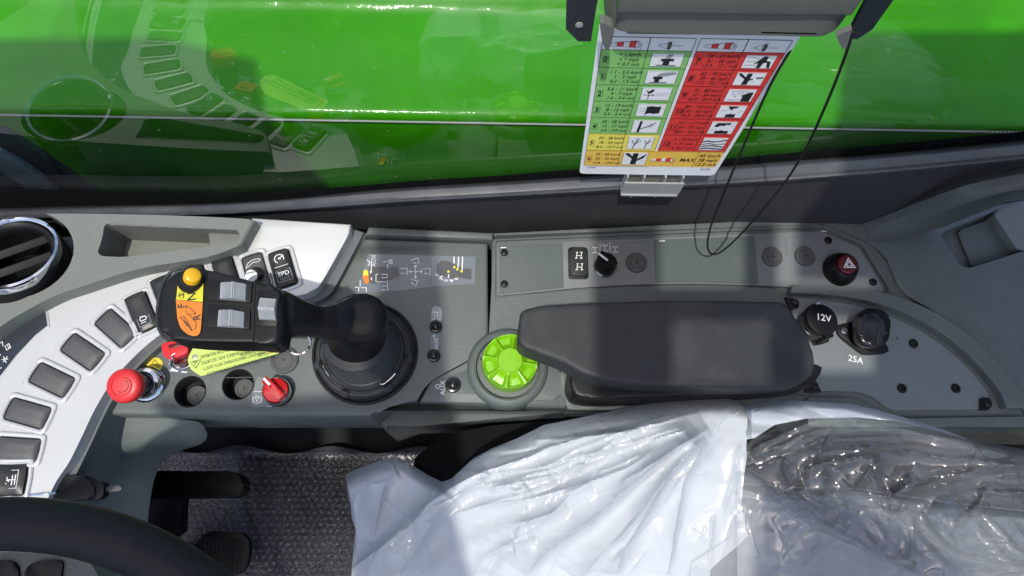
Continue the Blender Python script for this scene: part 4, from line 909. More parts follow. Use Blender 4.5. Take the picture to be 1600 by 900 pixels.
# ================================================================ wind chart, its holder, clip, bracket and cable
CY = .330
ch = thing('wind_chart', 'white plastic wind speed chart with green yellow and red rows', 'chart', (.15, CY, .15))
def zrow(py): return PY(1060, py, CY).z
Z0, Z1 = zrow(40), zrow(272)
def CP(u, z, f=0.0):
    t = (z - Z0) / (Z1 - Z0); l = .0755 * (1 - t) + .0895 * t; r = .2225 * (1 - t) + .2275 * t
    return Vector((l + (r - l) * u, CY - f, z))
YN = Vector((0, -1, 0))
def card(name, uz, m, par, f=0.0, th=.0002): return flat(name, [CP(u, z, f) for u, z in uz], m, par, th, YN)
W_ = .147
crn = rounded([CP(0, Z0), CP(1, Z0), CP(1, Z1), CP(0, Z1)], [.0005, .0005, .006, .006])
flat('sheet', crn, 'card_white', ch, .0012, YN)
F1 = .0012
rows_px = [104.7, 131.5, 157.3, 182.7, 208.5, 234.3, 258.8]
hd_top, hd_bot = zrow(56.4), zrow(76.7)
U = [.025, .262, .490, .512, .752, .972]
bm_l = bmesh.new()
def cl(a, b, w=.0006): add_strokes(bm_l, [[CP(a[0], a[1], F1 + .0006), CP(b[0], b[1], F1 + .0006)]], w, up=YN)
zt = [hd_bot] + [zrow(p) for p in rows_px]
LT = [('0', '< 1 km/h', '< 1 mph', '< 0.3 m/s'), ('1', '1.1 - 5.5 km/h', '1 - 3 mph', '0.3 - 1.5 m/s'), ('2', '5.6 - 11 km/h', '4 - 7 mph', '1.6 - 3.4 m/s'), ('3', '12 - 19 km/h', '8 - 12 mph', '3.5 - 5.4 m/s'), ('4', '20 - 28 km/h', '13 - 17 mph', '5.5 - 7.9 m/s'), ('5', '29 - 38 km/h', '18 - 24 mph', '8.0 - 10.7 m/s'), ('6', '39 - 49 km/h', '25 - 30 mph', '10.8 - 13.8 m/s')]
RT = [('7', '50 - 61 km/h', '31 - 38 mph', '13.9 - 17.1 m/s'), ('8', '62 - 74 km/h', '39 - 46 mph', '17.2 - 20.7 m/s'), ('9', '75 - 88 km/h', '47 - 54 mph', '20.8 - 24.4 m/s'), ('10', '89 - 102 km/h', '55 - 63 mph', '24.5 - 28.4 m/s'), ('11', '103 - 117 km/h', '64 - 73 mph', '28.5 - 32.6 m/s'), ('12', '\u2265 118 km/h', '> 74 mph', '\u2265 32.7 m/s')]
XD, ZD3 = Vector((1, 0, 0)), Vector((0, 0, 1))
def ctext(s, u, z, h, par, width=None, shear=.18, bold=.0, f=F1 + .0007): return text('print', s, CP(u, z, f), XD * 1.0, ZD3, h, 'black_print', par, shear=shear, bold=bold, sxk=.74)
def pic(par, ua, ub, za, zb, shapes):
    fr = card('picture', [(ua, za), (ub, za), (ub, zb), (ua, zb)], 'card_white', par, F1 + .0003)
    q = [(ua, za), (ub, za), (ub, zb), (ua, zb)]
    for i in range(4): cl(q[i], q[(i + 1) % 4], .00035)
    for kind, pts, m, w in shapes:
        pp = [CP(ua + (ub - ua) * x, zb + (za - zb) * y, F1 + .0008) for x, y in pts]
        if kind == 'f': flat('pictogram', pp, m, par, .0001, YN)
        else:
            b = bmesh.new(); add_strokes(b, [pp], w, up=YN, lift=.0002); build('pictogram', b, m, par, smooth=False)
K, G = 'black_print', 'grey_print'
PIC = {
 '0': [('f', [(.2, .1), (.82, .1), (.82, .14), (.2, .14)], K, 0), ('f', [(.4, .14), (.6, .14), (.6, .45), (.72, .45), (.72, .62), (.32, .62), (.32, .45), (.4, .45)], K, 0), ('f', [(.44, .62), (.58, .62), (.66, .95), (.5, .95)], G, 0)],
 '1': [('f', [(.15, .1), (.72, .1), (.72, .14), (.15, .14)], K, 0), ('f', [(.3, .14), (.46, .14), (.46, .4), (.54, .4), (.54, .58), (.24, .58), (.24, .4), (.3, .4)], K, 0), ('f', [(.34, .6), (.45, .62), (.7, .68), (.93, .8), (.95, .95), (.62, .92), (.4, .82)], G, 0)],
 '2': [('s', [(.08, .45), (.42, .45)], K, .0006), ('s', [(.26, .1), (.26, .6)], K, .0006), ('f', [(.14, .82), (.24, .72), (.34, .9), (.42, .86), (.34, .62), (.24, .58), (.2, .66)], K, 0), ('f', [(.4, .38), (.46, .45), (.4, .52)], K, 0), ('s', [(.5, .55), (.7, .62), (.95, .58)], G, .0004), ('s', [(.5, .4), (.7, .46), (.9, .4)], G, .0004)],
 '3': [('f', [(.34, .22), (.5, .3), (.62, .24), (.82, .3), (.84, .86), (.66, .82), (.5, .88), (.34, .8)], K, 0), ('s', [(.35, .88), (.33, .08)], K, .0007), ('s', [(.06, .6), (.2, .66), (.32, .6)], G, .0004), ('s', [(.08, .4), (.3, .45)], G, .0004), ('s', [(.86, .7), (.96, .74)], G, .0004)],
 '4': [('f', [(.2, .06), (.3, .06), (.34, .96), (.25, .96)], K, 0), ('s', [(.28, .3), (.55, .52), (.85, .86)], K, .0008), ('s', [(.55, .52), (.8, .55)], K, .0004), ('s', [(.62, .58), (.7, .8)], K, .0004)],
 '5': [('s', [(.24, .06), (.28, .4), (.4, .9)], K, .0008), ('s', [(.28, .4), (.14, .75)], K, .0006), ('s', [(.29, .45), (.5, .75)], K, .0006), ('s', [(.34, .6), (.3, .9)], K, .0004), ('s', [(.72, .1), (.74, .45), (.85, .85)], K, .0007), ('s', [(.74, .45), (.64, .75)], K, .0005), ('s', [(.76, .5), (.92, .7)], K, .0005)],
 '6': [('f', [(.36, .08), (.6, .08), (.6, .98), (.38, .98)], K, 0), ('f', [(.38, .55), (.1, .85), (.06, .98), (.2, .98), (.38, .72)], K, 0), ('f', [(.6, .35), (.85, .6), (.95, .95), (.82, .8), (.6, .5)], K, 0), ('s', [(.08, .4), (.25, .5)], G, .0004), ('s', [(.75, .3), (.92, .4)], G, .0004)],
 '7': [('f', [(.5, .06), (.62, .06), (.66, .45), (.78, .5), (.84, .1), (.95, .08), (.93, .18), (.88, .55), (.72, .62), (.74, .9), (.6, .95), (.42, .5), (.36, .35), (.5, .45)], K, 0), ('s', [(.05, .8), (.2, .86), (.5, .78)], G, .0005), ('s', [(.05, .55), (.25, .6), (.4, .54)], G, .0005), ('s', [(.05, .25), (.25, .3), (.48, .24)], G, .0005), ('s', [(.76, .85), (.96, .8)], G, .0005)],
 '8': [('f', [(.3, .08), (.5, .08), (.52, .96), (.36, .96)], K, 0), ('f', [(.38, .6), (.14, .96), (.06, .96), (.1, .8), (.36, .5)], K, 0), ('f', [(.5, .4), (.62, .5), (.62, .58), (.5, .52)], K, 0), ('f', [(.72, .56), (.95, .6), (.95, .68), (.72, .66)], K, 0), ('s', [(.6, .3), (.7, .36)], G, .0005)],
 '9': [('f', [(.6, .06), (.92, .06), (.92, .8), (.78, .78), (.62, .62), (.52, .5), (.6, .48)], K, 0), ('f', [(.2, .6), (.27, .62), (.24, .68)], K, 0), ('f', [(.3, .44), (.37, .46), (.34, .52)], K, 0), ('f', [(.38, .64), (.45, .66), (.42, .72)], K, 0), ('f', [(.5, .72), (.56, .74), (.54, .8)], K, 0), ('s', [(.1, .85), (.5, .92), (.8, .86)], G, .0005), ('s', [(.1, .22), (.4, .16), (.56, .24)], G, .0005)],
 '10': [('f', [(.3, .96), (.7, .96), (.6, .8), (.54, .84), (.48, .66), (.42, .72)], K, 0), ('f', [(.34, .06), (.72, .06), (.7, .34), (.6, .3), (.52, .36), (.42, .3), (.36, .32)], K, 0), ('s', [(.1, .6), (.3, .66)], G, .0005), ('s', [(.75, .5), (.92, .6)], G, .0005)],
 '11': [('f', [(.24, .92), (.78, .92), (.72, .76), (.6, .8), (.5, .68), (.4, .74), (.28, .6), (.14, .64)], K, 0), ('f', [(.26, .06), (.82, .06), (.78, .3), (.66, .26), (.5, .34), (.4, .28), (.28, .3)], K, 0), ('s', [(.06, .34), (.2, .4)], G, .0005), ('s', [(.84, .66), (.95, .74)], G, .0005)],
 '12': [('s', [(.02, .68), (.2, .8), (.5, .72), (.98, .88)], K, .0016), ('s', [(.02, .5), (.3, .6), (.6, .5), (.98, .58)], K, .001), ('s', [(.02, .34), (.4, .42), (.98, .3)], K, .0016), ('s', [(.02, .14), (.3, .2), (.98, .12)], K, .0018), ('f', [(.08, .76), (.2, .86), (.24, .78)], K, 0)],
}
def windsock(par, u, z, s):
    b = [(0, .0, .10), (.22, .03, .17), (.42, .05, .22), (.62, .06, .27), (.85, .07, .32)]
    for i in range(4):
        (x0, c0, h0), (x1, c1, h1) = b[i], b[i + 1]
        pts = [CP(u + (x - .5) * s, z + (c + h) * s * .147 * .5, F1 + .0008) for x, c, h in ((x0, c0, -h0), (x1, c1, -h1), (x1, c1, h1), (x0, c0, h0))]
        flat('windsock', pts, 'card_red' if i % 2 else 'card_white', par, .0001, YN)
        bb_ = bmesh.new(); add_strokes(bb_, [pts + [pts[0]]], .0003, up=YN, lift=.0002); build('windsock', bb_, K, par, smooth=False)
    e = [CP(u + (.85 - .5) * s + .045 * s * math.cos(t), z + .07 * s * .0735 + .32 * s * .0735 * math.sin(t), F1 + .0011) for t in [i * math.pi / 8 for i in range(17)]]
    flat('windsock', e[:-1], 'card_white', par, .0001, YN)
    bb_ = bmesh.new(); add_strokes(bb_, [e, [e[4], CP(u + .5 * s, z + .01 * s, F1 + .0011), CP(u + .47 * s, z - .05 * s, F1 + .0011)], [e[12], CP(u + .5 * s, z + .01 * s, F1 + .0011)]], .0003, up=YN, lift=.0003); build('windsock', bb_, K, par, smooth=False)
def eye(par, u, z, s):
    bb_ = bmesh.new(); f = F1 + .0008
    add_strokes(bb_, [[CP(u - .5 * s, z, f), CP(u + .15 * s, z + .045 * s, f)], [CP(u - .5 * s, z, f), CP(u + .05 * s, z - .045 * s, f)], [CP(u + .05 * s, z - .05 * s, f), CP(u + .12 * s, z + .055 * s, f)], [CP(u + .12 * s, z, f), CP(u + .75 * s, z, f)]], .0003, up=YN, lift=.0002)
    e = [CP(u + .06 * s + .07 * s * math.cos(t), z + .035 * s * math.sin(t) , f) for t in [i * math.pi / 7 for i in range(15)]]
    add_strokes(bb_, [e], .0010, up=YN, lift=.0003); build('eye_mark', bb_, K, par, smooth=False)
def rowcell(i, data, u0, u1, u2, m):
    za, zb = zt[i], zt[i + 1]; h = za - zb
    ce = card('row', [(u0, za), (u2, za), (u2, zb), (u0, zb)], m, ch, F1) if not (i == 6) else flat('row', rounded([CP(.025, za, F1), CP(.972, za, F1), CP(.972, zb, F1), CP(.025, zb, F1)], [.0002, .0002, .005, .005]), m, ch, .0002, YN)
    cl((u0, za), (u2, za), .0004); cl((u0, zb), (u2, zb), .0004); cl((u1, za), (u1, zb), .0004)
    n_ = len(data[0]); bw = .036 if n_ == 1 else .055
    ub = u0 + .010; zc = (za + zb) / 2 - h * .04
    cl((ub, zc + h * .18), (ub + bw, zc + h * .18), .0003); cl((ub, zc - h * .18), (ub + bw, zc - h * .18), .0003); cl((ub + bw, zc + h * .18), (ub + bw, zc - h * .18), .0003)
    ctext(data[0], ub + bw / 2, zc, .0092, ce, shear=0, bold=.015)
    um = u0 + .152
    for k, s in enumerate(data[1:]): ctext(s, um, za - h * (.24 + .27 * k), .0062, ce)
    pic(ce, u1 + .03, u2 - .03, za - h * .14, zb + h * .12, PIC[data[0]]) if i < 6 else pic(ce, u1 + .025, u2 - .035, za - h * .12, zb + h * .12, PIC[data[0]])
    return ce
for i in range(7): last = rowcell(i, LT[i], U[0], U[1], U[2], 'card_green' if i < 5 else ('card_yellow' if i == 5 else 'card_amber'))
for i in range(6): rowcell(i, RT[i], U[3], U[4], U[5], 'card_red')
for (a, b) in ((U[0], U[2]), (U[3], U[5])):
    cl((a, hd_top), (b, hd_top)); cl((a, hd_top), (a, zt[-2] if a > .3 else zt[-1]), .0004); cl((b, hd_top), (b, zt[-2]), .0004)
for u in (U[1], U[4]): cl((u, hd_top), (u, hd_bot))
hdz = (hd_top + hd_bot) / 2
hdr = card('header', [(U[0], hd_top), (U[5], hd_top), (U[5], hd_bot), (U[0], hd_bot)], 'card_white', ch, F1)
windsock(hdr, .145, hdz - .001, .16); windsock(hdr, .625, hdz - .001, .16); eye(hdr, .36, hdz - .001, .10); eye(hdr, .845, hdz - .001, .10)
windsock(last, .57, (zt[6] + zt[7]) / 2 - .001, .17)
zc = (zt[6] + zt[7]) / 2; h = zt[6] - zt[7]
ctext('MAX', .742, zc - .001, .0092, last, shear=.1, bold=.012)
for k, s in enumerate(('45 km/h', '28 mph', '12,5 m/s')): ctext(s, .885, zt[6] - h * (.24 + .28 * k), .0085, last, shear=.12, bold=.008)
cl((.80, zt[6]), (.80, zt[7]), .0004)
ctext('129948', .075, zt[7] - .0035, .0042, ch); ctext('061224', .905, zt[7] - .0035, .0042, ch, bold=.01)
build('table_lines', bm_l, 'black_print', ch, smooth=False)

# grey holder box above the chart (cut by the top of the picture)
hb_ = thing('chart_holder', 'rounded grey plastic housing above the wind chart', 'housing', (.15, .3, .38))
def PYs(pts, Y): return [PY(x, y, Y) for x, y in pts]
yf, yb = .314, .365
zl = PY(1100, 52, yf).z
hp_ = [Vector((x, y, 0)) for x, y in ((.064, yf + .01), (.074, yf), (.21, yf + .004), (.262, yf + .012), (.272, yf + .03), (.272, yb), (.064, yb))]
xl, xr = PY(945, 50, yf).x, PY(1330, 50, yf).x
hp_ = [Vector((x, y, 0)) for x, y in ((xl, yf + .012), (xl + .008, yf), (xl + .1, yf + .001), (xr - .012, yf + .001), (xr, yf + .014), (xr, yb), (xl, yb))]
zh = zl
prism('housing_shell', rounded(hp_, .008), zh, zh + .16, 'holder_grey', hb_, bev=.0, ang=50)
hq = [Vector((p.x, p.y + (.006 if p.y < .3 else 0), 0)) for p in hp_]
bmx = bmesh.new(); add_prism(bmx, rounded([p + Vector((.002 if p.x < .1 else -.002, .0, 0)) for p in hq], .008), -.004, 0, .003, 3); bmesh.ops.transform(bmx, matrix=Matrix.Translation((0, 0, zh - .0025)) @ Matrix.Rotation(math.pi, 4, 'X') @ Matrix.Diagonal((1, -1, 1, 1)), verts=bmx.verts)
build('housing_rim', bmx, 'holder_grey', hb_)
prism('front_lip', [Vector((x, y, 0)) for x, y in ((xl + .004, yf - .004), (xr - .01, yf - .002), (xr - .01, yf + .02), (xl + .004, yf + .02))], zh + .022, zh + .06, 'holder_grey', hb_, bev=.003, both=True)
flat('hook', rounded([PY(x, y, yf) for x, y in ((936, 20), (960, 30), (955, 54), (951, 64), (945, 64), (940, 52))], .004), 'holder_grey', hb_, .007, YN)
flat('hook', [PY(x, y, .30) for x, y in ((1305, 48), (1330, 38), (1322, 66), (1314, 68))], 'holder_grey', hb_, .004, YN)
# pale clip with ribs under the chart
cpz = thing('card_clip', 'pale grey ribbed plastic clip below the chart', 'clip', PY(1010, 290, .335))
c0 = .337
cxl, cxr = PY(972, 300, c0 - .012).x, PY(1056, 300, c0 - .012).x; czt, czm, czb = PY(1010, 258, c0).z, PY(1010, 287, c0 - .014).z, PY(1010, 303, c0 - .014).z
def crect(name, xa, xb, za, zb, y, th): return flat(name, [Vector((xa, y, za)), Vector((xb, y, za)), Vector((xb, y, zb)), Vector((xa, y, zb))], 'clip_grey', cpz, th, YN)
crect('back_plate', cxl, cxr, czb, czt, c0, .003); crect('front_lip', cxl - .002, cxr + .003, czb, czm, c0 - .012, .002)
for k in (0, .3, .68, 1):
    x_ = cxl + (cxr - cxl) * k
    prism('rib', [Vector((x_ - .0008, c0 - .012, 0)), Vector((x_ + .0008, c0 - .012, 0)), Vector((x_ + .0008, c0 - .003, 0)), Vector((x_ - .0008, c0 - .003, 0))], czb, czt - .004, 'clip_grey', cpz, bev=0)
prism('base_ledge', [Vector((cxl - .001, c0 - .0155, 0)), Vector((cxr + .002, c0 - .0155, 0)), Vector((cxr + .002, c0, 0)), Vector((cxl - .001, c0, 0))], czb - .003, czb - .0003, 'clip_grey', cpz, bev=.0008)
for x in (988, 1026): lathe('foot_pin', [(0, -.008), (.0012, -.007), (.0012, 0)], PY(x, 303, c0 - .008), 'clip_grey', cpz, 10)
# dark bracket left of the housing
br = thing('dark_bracket', 'dark navy metal bracket with a drilled hole, beside the housing', 'bracket', PY(905, 30, .33))
bo = flat('bracket_plate', PYs([(886, -60), (945, -60), (932, 0), (923, 57), (903, 57), (884, 38)], .315), 'bracket_navy', br, .004, YN)
hole = PY(905, 38.5, .311)
lathe('bolt_hole', [(.0026, -.0003), (.0026, .0006), (.0016, .0008), (0, .0008)], hole, 'clip_grey', br, 16, Matrix.Rotation(math.pi / 2, 4, 'X'))
# dark right arm of the housing
flat('side_arm', PYs([(1322, 52), (1338, 54), (1362, 38), (1420, -45), (1372, -45)], .312), 'bracket_navy', hb_, .004, YN)

# cable: hangs from the hook, loops over the control panel and returns behind the chart
cb = thing('hanging_cable', 'thin black cable looping down over the control panel', 'cable', P(1110, 395, .01))
pts = [(1332, 50, .300), (1318, 95, .302), (1290, 165, .302), (1255, 240, .302), (1215, 300, .3), (1165, 358, .295), (1140, 383, .288), (1122, 396, .284), (1111, 396, .283), (1106, 388, .284), (1106, 375, .287), (1112, 350, .295), (1135, 292, .305), (1165, 220, .315), (1200, 140, .322), (1228, 90, .328), (1245, 62, .332)]
tube('cord', crom([PY(x, y, Y) for x, y, Y in pts], 6), .0011, 'rubber_black', cb, 10)

# ================================================================ steering column cover, ignition key, steering wheel
co = thing('column_cover', 'dark grey moulded cover below the switch panel', 'column cover', P(200, 740, -.1))
rows_ = []
for pts, z_ in (([(110, 652), (180, 651), (240, 653), (300, 657), (316, 664), (324, 678)], -.03), ([(105, 672), (180, 668), (240, 668), (295, 669), (313, 675), (322, 688)], -.035),
                ([(95, 698), (160, 698), (215, 694), (270, 687), (300, 688), (312, 695)], -.045), ([(88, 722), (140, 718), (185, 710), (230, 701), (275, 696), (300, 699)], -.06),
                ([(95, 740), (125, 738), (165, 722), (210, 710), (255, 704), (285, 703)], -.10), ([(85, 770), (112, 770), (155, 745), (200, 728), (245, 717), (262, 713)], -.135),
                ([(60, 820), (100, 820), (150, 790), (195, 765), (225, 748), (243, 733)], -.16), ([(30, 900), (90, 900), (150, 880), (195, 840), (220, 805), (232, 790)], -.18), ([(0, 980), (90, 980), (150, 960), (195, 930), (215, 900), (225, 880)], -.2)):
    rows_.append([P(p.x, p.y, z_) for p in crom([Vector((a, b, 0)) for a, b in pts], 6)])
rows_.append([p + Vector((0, -.02, -.3)) for p in rows_[-1]])
o = ribbon('cover_shell', rows_, 'console_grey', co, ang=60)
m = o.modifiers.new('soft', 'SUBSURF'); m.levels = 1; m.render_levels = 2
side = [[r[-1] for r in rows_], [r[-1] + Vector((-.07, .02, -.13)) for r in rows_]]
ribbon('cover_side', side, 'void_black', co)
ik = thing('ignition_key', 'black ignition key fob with steel blade above the wheel', 'key', P(130, 765, .02))
prism('fob', crom(PS([(76, 768), (82, 753), (100, 745), (125, 743), (142, 750), (147, 765), (145, 778), (110, 782), (78, 780)], .02), 3, closed=True), .004, .02, 'black_plastic', ik, bev=.004, both=True)
prism('shoulder', rounded(PS([(145, 752), (158, 752), (162, 758), (161, 775), (150, 782), (145, 778)], .018), .002), .006, .018, 'black_plastic', ik, bev=.002)
prism('blade', PS([(161, 761), (176, 760), (179, 758), (186, 758), (190, 763), (187, 767), (176, 768), (161, 768)], .014), .011, .0135, 'plug_grey', ik, bev=.0004)
tube('key_ring', crom([P(x, y, z_) for x, y, z_ in ((20, 777, .02), (40, 774, .026), (70, 772, .03), (86, 770, .026))], 4), .0016, 'chrome', ik)
swl = thing('steering_wheel', 'black leather steering wheel rim cut by the lower left corner', 'steering wheel', P(30, 1286, .32))
wc = Vector((-.3018, -.2276, .315)); WR = .2215; tilt = Matrix()
nU, nV = 160, 20; vs, fs = [], []
for i in range(nU):
    a = 2 * math.pi * i / nU
    for j in range(nV):
        b = 2 * math.pi * j / nV; rr_ = WR + .0165 * math.cos(b)
        vs.append(wc + tilt @ Vector((rr_ * math.cos(a), rr_ * math.sin(a), .0165 * math.sin(b))))
for i in range(nU):
    for j in range(nV): fs.append((i * nV + j, ((i + 1) % nU) * nV + j, ((i + 1) % nU) * nV + (j + 1) % nV, i * nV + (j + 1) % nV))
raw('rim', vs, fs, 'leather_black', swl)
prism('spoke_pad', rounded(PS([(-120, 868), (0, 864), (60, 863), (115, 866), (145, 878), (165, 920), (160, 1100), (-120, 1100)], .285), .012), .262, .287, 'console_grey', swl, bev=.006, seg=4)
for q in ([(-30, 878), (12, 876), (26, 882), (30, 920), (-30, 920)], [(38, 885), (60, 876), (92, 875), (97, 882), (92, 920), (36, 920)]):
    prism('wheel_button', rounded(PS(q, .29), .004), .285, .2895, 'black_plastic', swl, bev=.0015)
prism('spoke', PS([(40, 1000), (150, 1000), (330, 1100), (330, 1200), (40, 1200)], .3), .285, .3, 'black_plastic', swl, bev=.004)

# ================================================================ floor mat in bubble wrap, pedals
def film_mat(name, alpha, col, rough=.12, k=2.2, bscale=60., bstr=.6, spec_rough=None, diff=.5, warp=.05, av=.12, ns=14):
    """thin plastic film: partly see-through, milky, with fine creases"""
    m = bpy.data.materials.new(name); m.use_nodes = True; MT[name] = m; t = m.node_tree; N = t.nodes
    N.remove(N['Principled BSDF']); out = N['Material Output']
    tc = N.new('ShaderNodeTexCoord')
    nz = N.new('ShaderNodeTexNoise'); nz.inputs['Scale'].default_value = 7; nz.inputs['Detail'].default_value = 3; t.links.new(tc.outputs['Object'], nz.inputs['Vector'])
    mxv = N.new('ShaderNodeVectorMath'); mxv.operation = 'MULTIPLY_ADD'; mxv.inputs[1].default_value = (warp, warp, warp); t.links.new(nz.outputs['Color'], mxv.inputs[0]); t.links.new(tc.outputs['Object'], mxv.inputs[2])
    hs = []
    for sc, st in ((bscale, 1.0), (bscale * 2.7, .5)):
        v = N.new('ShaderNodeTexVoronoi'); v.feature = 'DISTANCE_TO_EDGE'; v.inputs['Scale'].default_value = sc; t.links.new(mxv.outputs[0], v.inputs['Vector'])
        mr = N.new('ShaderNodeMapRange'); mr.inputs[1].default_value = 0; mr.inputs[2].default_value = .25; mr.inputs[4].default_value = st; t.links.new(v.outputs['Distance'], mr.inputs[0]); hs.append(mr)
    ad = N.new('ShaderNodeMath'); ad.operation = 'ADD'; t.links.new(hs[0].outputs[0], ad.inputs[0]); t.links.new(hs[1].outputs[0], ad.inputs[1])
    bp = N.new('ShaderNodeBump'); bp.inputs['Strength'].default_value = bstr; bp.inputs['Distance'].default_value = .0022; t.links.new(ad.outputs[0], bp.inputs['Height'])
    df = N.new('ShaderNodeBsdfDiffuse'); df.inputs[0].default_value = (*col, 1); t.links.new(bp.outputs[0], df.inputs['Normal'])
    tl = N.new('ShaderNodeBsdfTranslucent'); tl.inputs[0].default_value = (*col, 1); t.links.new(bp.outputs[0], tl.inputs['Normal'])
    md = N.new('ShaderNodeMixShader'); md.inputs[0].default_value = 1 - diff; t.links.new(df.outputs[0], md.inputs[1]); t.links.new(tl.outputs[0], md.inputs[2])
    tr = N.new('ShaderNodeBsdfTransparent'); ms = N.new('ShaderNodeMixShader'); t.links.new(tr.outputs[0], ms.inputs[1]); t.links.new(md.outputs[0], ms.inputs[2])
    n2 = N.new('ShaderNodeTexNoise'); n2.inputs['Scale'].default_value = ns; n2.inputs['Detail'].default_value = 5; t.links.new(mxv.outputs[0], n2.inputs['Vector'])
    ar_ = N.new('ShaderNodeMapRange'); ar_.inputs[1].default_value = .3; ar_.inputs[2].default_value = .75; ar_.inputs[3].default_value = max(0, alpha - av); ar_.inputs[4].default_value = min(1, alpha + av); t.links.new(n2.outputs['Fac'], ar_.inputs[0]); t.links.new(ar_.outputs[0], ms.inputs[0])
    gl = N.new('ShaderNodeBsdfGlossy'); gl.inputs['Roughness'].default_value = rough; t.links.new(bp.outputs[0], gl.inputs['Normal'])
    lw = N.new('ShaderNodeLayerWeight'); lw.inputs[0].default_value = .5; t.links.new(bp.outputs[0], lw.inputs['Normal'])
    pw = N.new('ShaderNodeMath'); pw.operation = 'POWER'; pw.inputs[1].default_value = 4; t.links.new(lw.outputs['Facing'], pw.inputs[0])
    ma = N.new('ShaderNodeMath'); ma.operation = 'MULTIPLY_ADD'; ma.inputs[1].default_value = .6; ma.inputs[2].default_value = .035 * k; ma.use_clamp = True; t.links.new(pw.outputs[0], ma.inputs[0])
    mf = N.new('ShaderNodeMixShader'); t.links.new(ma.outputs[0], mf.inputs[0]); t.links.new(ms.outputs[0], mf.inputs[1]); t.links.new(gl.outputs[0], mf.inputs[2]); t.links.new(mf.outputs[0], out.inputs[0])
    return m
film_mat('white_film', .97, (.74, .79, .83), .22, k=1.5, bscale=16, bstr=.18, diff=.72)
film_mat('clear_film', .10, (.8, .85, .87), .06, k=2.2, bscale=8, bstr=.05, diff=.8, av=.10, ns=6)
film_mat('black_film', 1.0, (.006, .007, .008), .1, k=2.0, bscale=14, bstr=.3, diff=1.0)
film_mat('bubble_film', .085, (.25, .265, .33), .18, k=1.5, bscale=90, bstr=.2, diff=.9)

bw_ = thing('bubble_wrap_mat', 'dark floor mat covered in bubble wrap', 'floor mat', P(430, 800, -.5))
a0, a1 = P(200, 694, -.49), P(700, 694, -.49)
def mz(x, y):
    n_ = noise.noise(Vector((x * 7, y * 7, 3.1))); e = max(0, y - (.10)) * 1.2
    r_ = .012 * math.exp(-((x + .40 + .3 * (y - .0)) / .03) ** 2)
    return -.495 + .012 * n_ + r_ + e * .8
x0, x1, y0, y1 = -.64, -.05, -.16, P(450, 701, -.47).y
NX, NY = 90, 50
g_ = [[Vector((x0 + (x1 - x0) * i / NX, 0, 0)) for i in range(NX + 1)] for j in range(NY + 1)]
for j in range(NY + 1):
    for i in range(NX + 1):
        v = g_[j][i]; v.y = y0 + (y1 + .006 * math.sin(v.x * 40) - y0) * j / NY; v.z = mz(v.x, v.y)
ribbon('mat', [[v + Vector((0, 0, -.004)) for v in r_] for r_ in g_], 'carpet_black', bw_)
ribbon('film_sheet', g_, 'bubble_film', bw_)
vs, fs = [], []; pit = .0118; j = 0; y = y0
while y < y1 - .003:
    x = x0 + (pit / 2 if j % 2 else 0)
    while x < x1:
        jx, jy = x + random.uniform(-.0006, .0006), y + random.uniform(-.0006, .0006); hgt = random.uniform(.0022, .0042); R0 = random.uniform(.0046, .0053); z_ = mz(jx, jy); b0 = len(vs)
        for rr_, hh in ((R0, 0), (R0 * .86, hgt * .7), (R0 * .5, hgt)):
            for k in range(8): vs.append((jx + rr_ * math.cos(k * math.pi / 4), jy + rr_ * math.sin(k * math.pi / 4), z_ + hh))
        vs.append((jx, jy, z_ + hgt * random.uniform(.75, 1.1)))
        for q in range(2):
            for k in range(8): fs.append((b0 + q * 8 + k, b0 + q * 8 + (k + 1) % 8, b0 + q * 8 + 8 + (k + 1) % 8, b0 + q * 8 + 8 + k))
        for k in range(8): fs.append((b0 + 16 + k, b0 + 16 + (k + 1) % 8, b0 + 24))
        x += pit
    y += pit * .866; j += 1
raw('bubbles', vs, fs, 'bubble_film', bw_, ang=80)['kind'] = 'stuff'
pd = thing('brake_pedal', 'black ribbed foot pedal on the bubble wrap', 'pedal', P(345, 860, -.45))
prism('pedal_pad', rounded(PS([(325, 828), (378, 832), (390, 845), (388, 880), (372, 900), (330, 905), (300, 880), (305, 850)], -.40), .012), -.415, -.40, 'rubber_black', pd, bev=.003)
for k in range(11):
    t = k / 10; a = P(316 + 62 * t, 838 + 6 * t, -.4); b = P(308 + 66 * t, 885 + 12 * t, -.4)
    tube('rib', [a, b], .0022, 'rubber_black', pd, 6)
pb = thing('pedal_arm', 'black pedal block in shadow under the column cover', 'pedal', P(310, 760, -.35))
prism('block', rounded(PS([(225, 736), (362, 736), (382, 748), (380, 770), (368, 778), (230, 780)], -.30), .008), -.33, -.30, 'black_plastic', pb, bev=.006)
prism('lever', PS([(225, 740), (285, 740), (280, 830), (240, 860), (222, 830)], -.34), -.37, -.34, 'void_black', pb, bev=.004)

